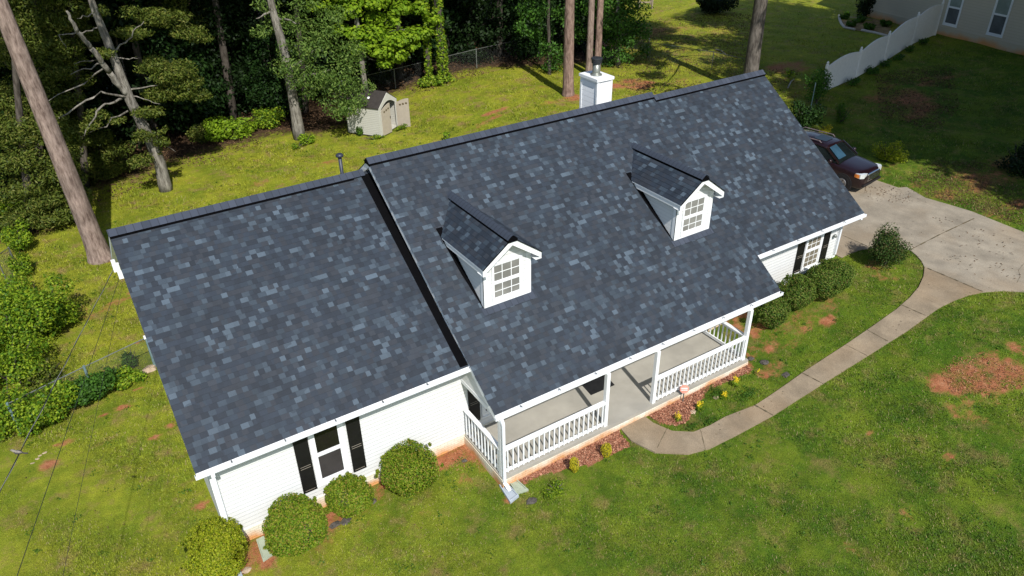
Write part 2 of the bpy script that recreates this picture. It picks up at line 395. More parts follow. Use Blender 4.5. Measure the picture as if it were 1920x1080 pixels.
# ================================================================== SETTING
HOUSE = [(.2, .5), (23.7, .5), (23.7, 11.1), (.2, 11.1)]
PORCH = [(7.0, -1.5), (16.8, -1.5), (16.8, .7), (7.0, .7)]
inner = [G(*p)[:2] for p in [(1204, 779), (1225, 795), (1260, 810), (1300, 812), (1330, 800), (1360, 783), (1415, 762), (1460, 732), (1505, 700), (1545, 674), (1585, 648), (1635, 614), (1680, 582), (1705, 560), (1722, 540), (1731, 520), (1733, 502)]]
outer = [G(*p)[:2] for p in [(1158, 799), (1183, 828), (1228, 850), (1290, 853), (1330, 843), (1380, 818), (1450, 780), (1495, 751), (1540, 722), (1590, 691), (1640, 660), (1700, 622), (1735, 597), (1760, 579), (1790, 564), (1815, 555), (1840, 549)]]
PATH = inner + outer[::-1]
island = [G(*p)[:2] for p in [(1733, 502), (1727, 490), (1718, 480), (1706, 470), (1690, 467), (1665, 465), (1633, 466), (1610, 470), (1592, 477), (1578, 484)]]
DRIVE = [tuple(p) for p in island] + [(23.75, .55), (23.75, 12.5), (32.3, 12.5), (32.0, 8), (31.2, 4.6), (31.3, 3.0)] + [tuple(G(*p)[:2]) for p in [(1700, 352), (1735, 372), (1780, 385), (1820, 397), (1870, 417), (1920, 437)]] + [(31.8, -5), (32.2, -12), (32.5, -30), (26.6, -30), (27.2, -12), (27.2, -6.5)] + [tuple(G(*p)[:2]) for p in [(1919, 548), (1880, 546), (1850, 548), (1840, 549)]]
PLOT = [tuple(p) for p in inner[:12]] + [tuple(p) for p in inner[12:]] + [tuple(p) for p in island] + [(23.7, .6), (16.8, .6), (16.8, -1.5)]
woodline = [(-40, 24), (-6, 22.4), (-2.2, 22.8), (.5, 26.9), (3.0, 27.6), (5.6, 28.6), (8.2, 28.9), (11.2, 29.3), (13.0, 27.7), (14.6, 27.9), (17.6, 30.5), (20.5, 31.2), (23.3, 31.2), (26.2, 30.6), (28.4, 29.6), (31, 28), (34.5, 27.2), (37, 28.8), (43, 36), (47, 42), (50, 60), (50, 140), (-120, 140), (-120, 24)]
BEDL = [tuple(G(*p)[:2]) for p in [(950, 897), (1050, 853), (1157, 803), (1182, 838), (1140, 852), (1105, 872), (1050, 882), (1010, 893), (975, 907)]]
BEDR = [tuple(G(*p)[:2]) for p in [(1207, 776), (1300, 728), (1398, 683), (1412, 694), (1380, 710), (1330, 728), (1312, 752), (1285, 795), (1262, 800), (1232, 790)]]
patches = []   # world x, y, rx, ry, strength
def dp(u, v, rx, ry, s=1.):
    p = G(u, v); rgp = random.Random(int(u*7+v)); n = 1 if rx < .3 else 7
    if n == 1: patches.append((p[0], p[1], rx, ry, s)); return
    for i in range(n):
        a = rgp.uniform(0, 6.28); q = rgp.random()**.5; k = rgp.uniform(.3, .6); patches.append((p[0]+math.cos(a)*q*rx*.85, p[1]+math.sin(a)*q*ry*.85, rx*k, ry*k*rgp.uniform(.8, 1.5), s*rgp.uniform(.75, 1.08)))
for a in [(1800, 712, .75, .6), (1850, 700, 1.1, .62), (1895, 715, .9, .4), (1780, 722, .5, .35), (1915, 655, .4, .4), (1868, 945, .35, .2, .7), (1795, 762, .3, .2, .7), (1860, 748, .4, .35, .75), (1900, 880, 1.2, .5, .45), (1880, 790, .7, .5, .5),
          (1545, 605, .42, .22), (1510, 618, .35, .2, .8), (1450, 652, .32, .2), (1432, 700, .35, .25, .9), (1410, 668, .3, .2, .8), (1480, 640, .7, .3, .5), (1400, 690, .4, .3, .8),
          (376, 948, .22, .15, 1.1), (320, 798, .16, .12, 1.1), (290, 820, .17, .12, 1.1), (92, 873, .26, .2, 1.1), (318, 760, .2, .1, .6), (190, 488, .7, .35), (235, 560, .9, .6, .8), (200, 585, 1.0, .3, .8), (160, 575, .8, .4, .6), (120, 650, .5, .3, .5), (270, 640, .3, .2, .8),
          (925, 210, 1.1, .35), (905, 232, 1.2, .4, .8), (600, 310, 1.0, .5, .75), (486, 342, .9, .4, .8), (530, 350, 1, .5, .5), (1075, 185, 1.1, .6, 1.), (1040, 190, 1., .4, .8), (1180, 160, 1.8, 1.0, 1.), (1215, 185, 1.8, .8, .9), (1290, 150, 1.8, .9, .6), (1480, 125, 1.8, .9, .9), (1230, 60, 4, 1.8, .7), (1350, 60, 3, .9, .6),
          (1690, 185, 2.2, 1.5, .85), (1750, 150, 2.4, .9, .8), (1730, 205, 2.4, .9, .8), (1650, 165, 2, .8, .6), (1830, 350, 2.5, 1.0, .75), (1720, 345, .9, .3, .7), (1530, 165, 2, 1.2, .6), (1560, 215, 1.2, .5, .7), (1475, 130, 1.5, 1., .8), (1780, 370, .6, .2, .8), (1890, 390, 1.6, .5, .8), (1700, 250, 1.5, .5, .5),
          (480, 1035, .5, .55), (500, 1010, .4, .3), (600, 985, .5, .4, .85), (640, 960, .7, .35, .95), (700, 925, .6, .42, .9), (860, 850, .75, .45, 1.1), (830, 860, .5, .4, 1.), (905, 875, .3, .25, .7), (700, 965, .6, .3, .55), (600, 1020, .7, .3, .55), (955, 935, .2, .2, .9), (900, 930, .8, .5, .45),
          (1380, 600, .6, .6, 1.), (1400, 620, .4, .4, 1.), (1450, 600, .6, .3, .9), (1540, 560, .6, .4, .8), (1640, 500, .5, .4, .8), (1665, 515, .7, .35, .65), (120, 830, .5, .15, 1.), (215, 770, .5, .12, 1.), (260, 730, .3, .1, 1.), (62, 875, .3, .2, .5), (1600, 220, 4, 2, .52), (1500, 160, 4, 2, .55), (1300, 100, 4, 2, .5), (1850, 330, 3, 1.2, .75), (1680, 320, 2, 1, .5), (1800, 250, 4, 2, .42), (1380, 60, 3, 2, .45), (1630, 812, .16, .12, .9), (1705, 955, .3, .2, .75), (1720, 985, .25, .2, .75), (1780, 850, .35, .2, .8), (1590, 1030, .35, .2, .6), (1850, 890, .3, .2, .8), (1815, 905, .2, .15, .8), (1800, 770, .5, .4, .7), (1470, 625, 1.3, .8, .62), (1520, 600, 1.2, .6, .6), (1420, 650, .7, .5, .6), (1590, 520, 1., .4, .55), (1440, 690, .6, .4, .65), (660, 1000, 1.2, .5, .5), (780, 975, 1., .4, .45), (880, 900, .6, .5, .6), (350, 340, 1.5, .5, .5), (700, 285, 1.3, .5, .5), (820, 250, 1.5, .6, .45), (1000, 200, 1.2, .5, .5), (1850, 540, .6, .2, .4), (1120, 190, 1.2, .5, .6), (900, 180, 2, .5, .5), (430, 360, 1.5, .5, .4), (1010, 165, 1., .5, .6)]: dp(*a)
def coords(segs):
    out = []
    for a, b, st in segs: out += list(np.arange(a, b, st))
    return np.array(out+[segs[-1][1]])
gx = coords([(-160, -30, 10), (-30, -8, 1.5), (-8, 34, .16), (34, 66, .5), (66, 110, 3), (110, 260, 15)])
gy = coords([(-120, -20, 8), (-20, -8, .8), (-8, 13, .16), (13, 42, .4), (42, 80, 3), (80, 300, 15)])
GX, GY = np.meshgrid(gx, gy); X = GX.ravel(); Y = GY.ravel()
def fields(X, Y):
    d = np.zeros(X.shape)
    for x, y, rx, ry, s in patches:
        q = ((X-x)/rx)**2+((Y-y)/ry)**2; d = np.maximum(d, s*np.exp(-.55*q)*1.05)
    inb = pip(X, Y, BEDL) | pip(X, Y, BEDR)
    w = np.zeros(X.shape)
    for k in (-1.2, -.6, 0, .6, 1.2): w += pip(X, Y+k, woodline)/5
    return d, inb.astype(float), w
Dd, Dm, Dw = fields(X, Y)
und = .03*np.sin(X*.7+1)*np.cos(Y*.6)+.02*np.sin(X*1.9+Y*1.3)
near = pip(X, Y, [(-1, -3), (33, -14), (33, 13), (-1, 13)])
Z = zt(X)+und*np.where(near, .25, 1)
nx, ny = len(gx), len(gy)
idx = np.arange(nx*ny).reshape(ny, nx)
Fq = np.stack([idx[:-1, :-1], idx[:-1, 1:], idx[1:, 1:], idx[1:, :-1]], -1).reshape(-1, 4)
gme = npmesh('ground', np.stack([X, Y, Z], 1), Fq, smooth=True)
for nm, arr in (('dirt', Dd), ('mulch', Dm), ('wood', Dw)):
    a = gme.attributes.new(nm, 'FLOAT', 'POINT'); a.data.foreach_set('value', arr.astype(np.float32))
tag(link('ground', gme, M_ground), kind='structure')

def slab(name, poly, top, mat, th=.1, step=1.0):
    import bmesh
    bm = bmesh.new(); vs = [bm.verts.new((p[0], p[1], 0)) for p in poly]; f = bm.faces.new(vs)
    bmesh.ops.triangulate(bm, faces=[f]); x0 = min(p[0] for p in poly); x1 = max(p[0] for p in poly)
    x = math.ceil(x0)
    while x < min(x1, 60):
        bmesh.ops.bisect_plane(bm, geom=bm.verts[:]+bm.edges[:]+bm.faces[:], plane_co=(x, 0, 0), plane_no=(1, 0, 0)); x += step
    ext = bmesh.ops.extrude_face_region(bm, geom=bm.faces[:]); low = [v for v in ext['geom'] if isinstance(v, bmesh.types.BMVert)]
    ls = set(low)
    for v in bm.verts: v.co.z = float(zt(v.co.x))+top-(0 if v in ls else th)
    bmesh.ops.recalc_face_normals(bm, faces=bm.faces)
    me = bpy.data.meshes.new(name); bm.to_mesh(me); bm.free(); return tag(link(name, me, mat), kind='structure')
slab('driveway', DRIVE, .035, M_drive)
slab('path', PATH, .05, M_path, step=.5)
def joint(name, pts, w=.03, top=.054):
    m = MB()
    P = [Vector((p[0], p[1], float(zt(p[0]))+top)) for p in pts]
    for a, b in zip(P[:-1], P[1:]):
        n = 6
        for i in range(n):
            p = a.lerp(b, i/n); q = a.lerp(b, (i+1)/n); p.z = float(zt(p.x))+top; q.z = float(zt(q.x))+top
            d = (q-p).normalized(); s_ = Vector((-d.y, d.x, 0))*w/2*(1+.5*math.sin(i*2.1+p.x*5))
            m.add([p-s_, q-s_, q+s_, p+s_], [(0, 1, 2, 3)])
    return m.build(name, M_joint, fixn=False)
jm = [(([G(1706, 470)[:2], G(1762, 441)[:2], G(1826, 411)[:2]]), .045, .04), ([G(1738, 505)[:2], G(1788, 526)[:2], G(1842, 549)[:2]], .05, .056), ([G(1688, 573)[:2], G(1735, 594)[:2]], .04, .054), ([G(1624, 620)[:2], G(1664, 642)[:2]], .03, .054),
      ([G(1584, 648)[:2], G(1625, 669)[:2]], .02, .054), ([G(1503, 701)[:2], G(1543, 722)[:2]], .035, .054), ([G(1415, 762)[:2], G(1449, 781)[:2]], .05, .054), ([G(1313, 808)[:2], G(1322, 845)[:2]], .02, .054), ([G(1250, 806)[:2], G(1232, 842)[:2]], .02, .054),
      ([G(1580, 443)[:2], G(1633, 466)[:2]], .03, .04), ([G(1919, 496)[:2], G(1909, 508)[:2], G(1912, 520)[:2], G(1906, 532)[:2]], .008, .04)]
for pts, w, tp in jm: tag(joint('slab_joint', pts, w, tp), kind='structure')

# ================================================================== GRASS (uncountable: one object)
def scatter_grass():
    rng = np.random.RandomState(3); Vs, k0 = [], 0
    n = 1150000
    # sample uniformly in picture space so that near lawn and far lawn are equally fine
    u = rng.uniform(-260, 2180, n); v = rng.uniform(-60, 1250, n)
    D = FW[None]+RT[None]*((u-960)/FPX)[:, None]-UP[None]*((v-540)/FPX)[:, None]
    z = np.zeros(n)
    for i in range(25):
        t = (z-CP[2])/D[:, 2]; P = CP+D*t[:, None]; z = .5*z+.5*zt(P[:, 0])
    x, y = P[:, 0], P[:, 1]; jj = lump(np.stack([x, y, x*0], 1), 9, 21)*.09; jx = jj+rng.uniform(-.03, .03, n); jy = jj+rng.uniform(-.03, .03, n)
    ok = (x > -30) & (x < 75) & (y < 55) & ~pip(x, y, HOUSE) & ~pip(x, y, PORCH) & ~pip(x+jx, y+jy, PATH) & ~pip(x+jx, y+jy, DRIVE)
    x, y = x[ok], y[ok]; d, m, w = fields(x, y)
    nz = lump(np.stack([x, y, x*0], 1), 5, 5)*.35+lump(np.stack([x, y, x*0], 1), 14, 9)*.25
    keep = (d+nz*.7 < .22+.55*rng.random(len(x))) & (w+nz*.5 < .35) & (m < .5)
    keep &= rng.random(len(x)) < np.clip(.55+nz*1.1+.2, .18, 1)
    x, y = x[keep], y[keep]; n = len(x)
    dist = np.sqrt((x-CP[0])**2+(y-CP[1])**2+CP[2]**2)
    s = np.clip(dist/22, .75, 2.2)
    a = rng.uniform(0, 6.283, n); ln = rng.uniform(.022, .055, n)*s*(1+.5*np.clip(lump(np.stack([x, y, x*0], 1), 2.2, 2), -1, 1)); wd = rng.uniform(.012, .022, n)*s; lean = rng.uniform(.7, 2.2, n)
    zz = zt(x)-.005
    dx, dy = np.cos(a), np.sin(a)
    B0 = np.stack([x-dy*wd/2, y+dx*wd/2, zz], 1); B1 = np.stack([x+dy*wd/2, y-dx*wd/2, zz], 1)
    T = np.stack([x+dx*ln*lean*.7, y+dy*ln*lean*.7, zz+ln], 1)
    V = np.stack([B0, B1, T], 1).reshape(-1, 3)
    o = link('grass', npmesh('grass', V, np.arange(3*n).reshape(n, 3)), M_blade); tag(o, 'short mown lawn grass, green in front and yellower behind the house', 'grass', kind='stuff')
    print('grass blades', n)
scatter_grass()
def chips(name, poly, n, mat, size, label, cat, seed, up=0.):
    rng = np.random.RandomState(seed); P_ = np.array(poly); x = rng.uniform(P_[:, 0].min(), P_[:, 0].max(), n*3); y = rng.uniform(P_[:, 1].min(), P_[:, 1].max(), n*3)
    k = pip(x, y, poly); x, y = x[k][:n], y[k][:n]
    P = np.stack([x, y, zt(x)+up+rng.uniform(.005, .04, len(x))], 1); N = rng.normal(size=P.shape)*.5+np.array([0, 0, 1.])
    V, Fc = cards(P, N, size, size*.45, rng); tag(link(name, npmesh(name, V, Fc), mat), label, cat, kind='stuff')
MM = leafm('mulch_wood', [(.16, .065, .04), (.40, .16, .095), (.55, .30, .19), (.28, .11, .065)], 0.0, .9)
chips('mulch', BEDL, 3800, MM, .075, 'red wood mulch in the bed left of the porch step', 'mulch', 4)
chips('mulch', BEDR, 3800, MM, .075, 'red wood mulch in the bed right of the porch step', 'mulch', 5)
ML_lit = leafm('leaf_litter', [(.06, .032, .017), (.12, .068, .034), (.19, .115, .06), (.04, .025, .015)], .0, .9)
chips('leaf_litter', [tuple(G(*p)[:2]) for p in [(1190, 40), (1420, 20), (1420, 130), (1500, 130), (1490, 190), (1440, 170), (1200, 190), (1130, 130)]], 9000, ML_lit, .13, 'brown fallen leaves on the shaded back lawn', 'leaf litter', 6)
chips('leaf_litter', [tuple(G(*p)[:2]) for p in [(1640, 140), (1780, 120), (1800, 200), (1760, 250), (1650, 220)]], 5000, ML_lit, .12, 'brown fallen leaves on the shaded lawn beside the white fence', 'leaf litter', 8)
chips('leaf_litter', [tuple(G(*p)[:2]) for p in [(1700, 335), (1760, 300), (1919, 310), (1919, 425), (1820, 392), (1735, 366)]], 6000, ML_lit, .08, 'brown leaf litter on the shaded verge above the driveway', 'leaf litter', 12)
chips('leaf_litter', [tuple(G(*p)[:2]) for p in [(1740, 400), (1900, 440), (1915, 530), (1780, 500)]], 90, ML_lit, .09, 'few brown leaves scattered on the sunny driveway', 'leaf litter', 13, up=.035)
chips('leaf_litter', [tuple(G(*p)[:2]) for p in [(1600, 350), (1700, 350), (1740, 385), (1640, 380)]], 160, ML_lit, .08, 'brown leaves on the driveway in front of the car', 'leaf litter', 14, up=.035)
chips('leaf_litter', [(24, .8), (31, .8), (31, -4), (15, -12), (5, -10), (-6, -6), (-6, 12), (.2, 12), (.2, .5), (7, -2), (14, -3), (24, -1)], 420, ML_lit, .06, 'single dry leaves scattered on the front lawn', 'leaf litter', 15, up=.03)
chips('leaf_litter', [(-3, 24), (12, 29.5), (30, 30), (40, 30), (46, 42), (20, 48), (-6, 40)], 30000, ML_lit, .16, 'brown fallen leaves on the floor of the wood', 'leaf litter', 9)

# ================================================================== HOUSE
YW = .64
house = thing('house', (0, 0, 0), 'white sided house with dark slate-blue shingle roof, two dormers and a railed front porch', 'house')
def hp(m, name, mat, parent=None, **k): return m.build(name, mat, parent or house, **k)
def prof(e, ridge, slope):     # wall body cross-section under a roof
    return [(YW, -.5), (YW, e), (ridge[0], ridge[1]-.14), (ridge[0]*2-YW, e), (ridge[0]*2-YW, -.5)]
SL = (6.85-3.31)/5.81; SM = (7.279-2.533)/(5.541+1.287)
def zl(y): return 3.31+SL*y
def zm(y): return 2.533+SM*(y+1.287)
def zr(y): return zm(y)-.09
RL, RM, RR = (5.81, 6.85), (5.541, 7.279), (5.5, zr(5.5))
EL = 3.31
for nm, x0, x1, rd, zf in (('left', .3, 7.28, RL, zl), ('main', 7.28, 17.75, RM, zm), ('right', 17.75, 23.62, RR, zr)):
    e = zf(YW)-.16
    hp(MB().prism([(YW, -.5), (YW, e), (rd[0], rd[1]-.18), (11.0, e), (11.0, -.5)], 'x', x0, x1-.001), 'wall', M_siding)
hp(MB().box(.27, 23.65, YW-.03, YW, -.6, .42), 'foundation', M_found)
hp(MB().box(7.1, 16.72, -1.46, YW-.03, -.5, .385), 'porch_floor', M_slab)
f2 = hp(MB().box(7.085, 7.1, -1.475, YW-.03, -.5, .33).box(7.085, 16.735, -1.475, -1.46, -.5, .27).box(16.72, 16.735, -1.46, YW-.03, -.5, .33), 'porch_foundation', M_found)
# corner boards
hp(MB().box(.27, .42, YW-.03, YW, .42, 3.15), 'corner_board', M_trim)
hp(MB().box(23.5, 23.65, YW-.03, YW, .42, 3.3), 'corner_board', M_trim)
# roofs: every course is a real strip
E_ = .145
def roof(name, x0, x1, ye, ze, yr, zr_, mat=M_shingle, th=.11, parent=None, jag=0, seed=0, x_of=None):
    """front slope from the eave up to the ridge plus back slope down to y=2*yr-.6"""
    rg = random.Random(seed); m = MB()
    d = Vector((0, yr-ye, zr_-ze)); L = d.length; d.normalize(); nrm = Vector((0, -d.z, d.y))
    n = int(math.ceil(L/E_))
    for i in range(n):
        a, b = i*E_, min((i+1)*E_, L); j0 = rg.uniform(-jag, jag)
        pa = Vector((0, ye, ze))+d*a; pb = Vector((0, ye, ze))+d*(b+.004); lo = pa+nrm*.005
        xa = x0+j0
        vs = [(xa, lo.y, lo.z), (x1, lo.y, lo.z), (x1, pb.y, pb.z), (xa, pb.y, pb.z), (xa, pa.y, pa.z-.004), (x1, pa.y, pa.z-.004)]
        m.add(vs, [(0, 1, 2, 3), (4, 5, 1, 0)], [[(xa, a+.002), (x1, a+.002), (x1, b-.002), (xa, b-.002)], [(xa, a+.001), (x1, a+.001), (x1, a+.002), (xa, a+.002)]])
    # back slope, one sheet
    yb = 2*yr-ye; vs = [(x0, yr, zr_), (x1, yr, zr_), (x1, yb, ze), (x0, yb, ze)]
    m.add(vs, [(0, 1, 2, 3)], [[(x0, L), (x1, L), (x1, 0), (x0, 0)]])
    return hp(m, name, mat, parent, fixn=False)
r1 = roof('roof', 0, 7.3, 0, 3.31, *RL, seed=1)
r2 = roof('roof', 7.02, 17.973, -1.287, 2.533, *RM, jag=.012, seed=2)
r3 = roof('roof', 17.9, 23.713, -.095, zr(-.095), *RR, seed=3)
# decks under the shingles (white fascia and soffit colour)
def deck(x0, x1, ye, ze, yr, zr_, th=.16, down=.012):
    yb = 2*yr-ye
    return [(ye, ze-down), (yr, zr_-down), (yb, ze-down), (yb, ze-th), (yr, zr_-th-.02), (ye, ze-th)]
d1 = hp(MB().prism(deck(0, 7.3, .0, 3.31, *RL), 'x', .004, 7.27), 'fascia', M_trim, r1)
d2 = hp(MB().prism(deck(0, 0, -1.28, 2.533, *RM, th=.2), 'x', 7.04, 17.96), 'fascia', M_trim, r2)
d3 = hp(MB().prism(deck(0, 0, -.09, zr(-.095), *RR), 'x', 17.97, 23.70), 'fascia', M_trim, r3)
# ridge vents with cap shingles
def ridge(x0, x1, rd, slope, par, w=.225, vent0=None, vent1=None):
    c = math.cos(math.atan(slope)); s_ = math.sin(math.atan(slope)); y, z = rd
    up = .085
    m = MB(); m.add([(x0, y-w*c, z-w*s_+up), (x1, y-w*c, z-w*s_+up), (x1, y, z+up+.01), (x0, y, z+up+.01), (x0, y+w*c, z-w*s_+up), (x1, y+w*c, z-w*s_+up)], [(0, 1, 2, 3), (3, 2, 5, 4)])
    hp(m, 'ridge_cap', M_cap, par, fixn=False)
    v0 = x0 if vent0 is None else vent0; v1 = x1 if vent1 is None else vent1
    k = .012
    hp(MB().prism([(y-w*c+k, z-w*s_+.0), (y-w*c+k, z-w*s_+up-.004), (y, z+up+.003), (y+w*c-k, z-w*s_+up-.004), (y+w*c-k, z-w*s_), (y, z-.1)], 'x', v0+.003, v1-.003), 'ridge_vent', M_ventshade, par)
ridge(-.01, 6.95, RL, SL, r1, vent0=0, vent1=6.6)
ridge(7.0, 17.99, RM, SM, r2)
ridge(18.02, 23.73, RR, SM, r3)
# shade under the main rake, painted as black strips on gable wall and left roof
hp(MB().prism([(YW-.3, zl(YW-.3)+.01), (RL[0], RL[1]+.01), (RL[0], RM[1]-.22), (YW-.3, zm(YW-.3)-.21)], 'x', 7.235, 7.279), 'rake_shade', M_ventshade)
shd = MB(); shd.add([(6.80, .03, zl(.03)+.016), (7.26, .03, zl(.03)+.016), (7.26, RL[0]-.1, RL[1]-.045), (6.84, RL[0]-.1, RL[1]-.045)], [(0, 1, 2, 3)])
hp(shd, 'rake_shade', M_ventshade, fixn=False)
# gutters
def gutter(x0, x1, y, z, par, straps=True):
    z -= .02; m = MB().box(x0, x1, y-.085, y-.077, z-.085, z+.0).box(x0, x1, y-.085, y-.0, z-.095, z-.085).box(x0, x1, y-.09, y-.07, z-.0, z+.01).box(x0, x0+.01, y-.077, y-.0, z-.085, z-.0).box(x1-.01, x1, y-.077, y-.0, z-.085, z-.0)
    g = hp(m, 'gutter', M_gutter, par)
    x = x0+.8
    while x < x1-.3: hp(MB().box(x, x+.03, y-.09, y-.0, z+.010, z+.02), 'gutter_strap', M_steel, g); x += 1.25
for x0, x1, y, z in ((-.03, 7.05, 0, 3.30), (7.0, 18.0, -1.30, 2.52), (17.98, 23.75, -.095, zr(-.095)-.01)):
    gutter(x0, x1, y, z, house)
# soffits
hp(MB().box(.3, 7.2, .02, YW, 3.13, 3.15), 'soffit', M_trim)
hp(MB().box(17.98, 23.62, -.07, YW, zr(-.095)-.19, zr(-.095)-.17), 'soffit', M_trim)
# porch ceiling, beam, gable ends
hp(MB().box(7.12, 17.75, -1.2, YW-.001, 2.47, 2.49), 'porch_ceiling', M_trim)
hp(MB().box(7.1, 16.66, -1.35, -1.22, 2.345, 2.42).box(7.1, 7.22, -1.22, YW, 2.33, 2.46).box(16.5, 16.62, -1.22, YW, 2.33, 2.46), 'porch_beam', M_trim)
hp(MB().prism([(-1.24, 2.40), (-1.24, zm(-1.24)-.19), (YW, zm(YW)-.19), (YW, 2.40)], 'x', 7.11, 7.19), 'porch_gable', M_siding)
hp(MB().prism([(-1.24, 2.40), (-1.24, zm(-1.24)-.19), (YW, zm(YW)-.19), (YW, 2.40)], 'x', 17.6, 17.68), 'porch_gable', M_siding)
for x in (7.17, 10.75, 12.63, 16.56):
    hp(MB().box(x-.06, x+.06, -1.40, -1.28, .385, 2.343), 'porch_post', M_trim)
# railings
def railing(a, b, n):
    a = Vector((*a, .385)); b = Vector((*b, .385)); d = (b-a).normalized(); up = Vector((0, 0, 1)); m = MB()
    m.bar(a+up*.93, b+up*.93, .13, .035); m.bar(a+up*.87, b+up*.87, .035, .09); m.bar(a+up*.115, b+up*.115, .035, .11)
    r = hp(m, 'porch_railing', M_trim); sd_ = Vector((d.y, -d.x, 0))*.035
    for i in range(n):
        p = a+(b-a)*((i+.5)/n)+sd_; hp(MB().bar(p+up*.06, p+up*.905, .036), 'baluster', M_trim, r)
railing((7.24, -1.36), (10.68, -1.36), 20); railing((12.7, -1.36), (16.5, -1.36), 22)
railing((7.17, .6), (7.17, -1.3), 11); railing((16.56, -1.3), (16.56, .6), 11)
# windows and shutters
def window(x0, x1, z0, z1, y, cols, rows, glass, par=None, fr=.09, nm='window', screen=False, cas=.09, trimm=M_trim):
    """double-hung window on a wall facing -y; x0..x1, z0..z1 is the sash opening"""
    m = MB(); c = cas
    for b in ((x0-c, x0, z0-c, z1+c), (x1, x1+c, z0-c, z1+c), (x0, x1, z1, z1+c), (x0, x1, z0-c, z0)): m.box(b[0], b[1], y-.035, y+.0, b[2], b[3])
    w = hp(m, nm, trimm, par)
    zmid = (z0+z1)/2; s_ = MB(); t = .035
    s_.box(x0, x1, y-.03, y-.004, zmid-.03, zmid+.03)
    for a, b, yy in ((z0, zmid-.03, -.012), (zmid+.03, z1, -.022)):
        s_.box(x0, x0+t, y+yy, y-.003, a, b).box(x1-t, x1, y+yy, y-.003, a, b).box(x0+t, x1-t, y+yy, y-.003, b-t*.8, b).box(x0+t, x1-t, y+yy, y-.003, a, a+t*1.3)
        for i in range(1, cols): xx = x0+(x1-x0)*i/cols; s_.box(xx-.011, xx+.011, y-.011, y-.003, a+t, b-t)
        for j in range(1, rows): zz = a+(b-a)*j/rows; s_.box(x0+t, x1-t, y-.0105, y-.0035, zz-.011, zz+.011)
    hp(s_, 'sash', trimm, w)
    hp(MB().box(x0+.01, x1-.01, y-.006, y-.001, zmid, z1-.01), 'pane', glass[0], w)
    hp(MB().box(x0+.01, x1-.01, y-.0065, y-.0015, z0+.01, zmid), 'pane', glass[1], w)
    hp(MB().box(x0-c-.02, x1+c+.02, y-.06, y-.0, z0-c-.035, z0-c), 'sill', trimm, w)
    return w
def glass(name, c, rough=.08, spec=.6):
    t = NT(name); f = t.noise(1.4, 4); col = t.mix(t.ramp(f, [(.4, 0.), (.65, 1.)]), tuple(x*.7 for x in c), c); return t.fin(col, rough, spec)
MG_dark = glass('dark_glass', (.012, .011, .010)); MG_scr = glass('window_screen', (.045, .04, .038), .6, .2)
MG_blind = glass('blind_behind_glass', (.25, .245, .225), .12, .6); MG_blind2 = glass('blind_behind_lower_glass', (.27, .25, .215), .3, .5)
MG_gar = glass('garage_glass', (.22, .19, .145), .15, .5); MG_curt = glass('curtain_behind_glass', (.30, .36, .32), .2, .5); MG_curd = glass('screen_behind_glass', (.12, .13, .135), .5, .3)
yf = YW-.0
window(2.82, 3.50, .95, 2.70, yf, 1, 1, (MG_dark, MG_scr), cas=.12)
window(21.77, 22.55, 1.2, 2.62, yf, 3, 3, (MG_gar, MG_gar), cas=.09)
window(7.83, 8.6, .86, 2.2, yf, 1, 1, (MG_dark, MG_dark), cas=.1)
def shutter(x0, x1, z0, z1, y):
    s_ = hp(MB().box(x0, x1, y-.035, y, z0, z1), 'shutter', M_black)
    zc = z0+(z1-z0)*.43
    for z in (z0+.07, zc-.035, zc+.035): hp(MB().box(x0+.05, x1-.05, y-.041, y-.036, z-.006, z+.006), 'shutter_ledge', M_shline, s_)
    return s_
for a in ((2.31, 2.68, .76, 2.78), (3.70, 4.07, .76, 2.78), (7.30, 7.66, .70, 2.35), (21.22, 21.62, 1.17, 2.72), (22.70, 23.05, 1.17, 2.72), (8.75, 9.1, .70, 2.35)): shutter(*a, yf-.001)
# downspouts
def spout(pts, w=.085, h=.06):
    m = MB()
    for a, b in zip(pts[:-1], pts[1:]): m.bar(a, b, w, h, up=(0, 1, 0))
    return hp(m, 'downspout', M_gutter)
spout([(.33, -.06, 3.2), (.33, -.06, 3.08), (.36, .56, 2.93), (.36, .57, .12), (.34, .4, .03)])
spout([(7.17, -1.36, 2.42), (7.15, -1.49, 2.32), (7.15, -1.49, .22), (7.2, -1.68, .06)])
spout([(23.55, -.15, 3.1), (23.56, .56, 2.93), (23.56, .57, 1.3)])
spout([(23.72, -.1, zr(-.095)-.08), (23.95, .15, 3.05)])
fx = hp(MB().lathe((23.28, .56, 2.12), [(.05, 0), (.08, .03), (.05, .1), (.02, .12)]), 'wall_lamp', M_steel, smooth=True)
hp(MB().tube([(1.62, YW, .86), (1.62, YW-.1, .84), (1.62, YW-.12, .78)], .03, 8), 'hose_bib', M_steel)
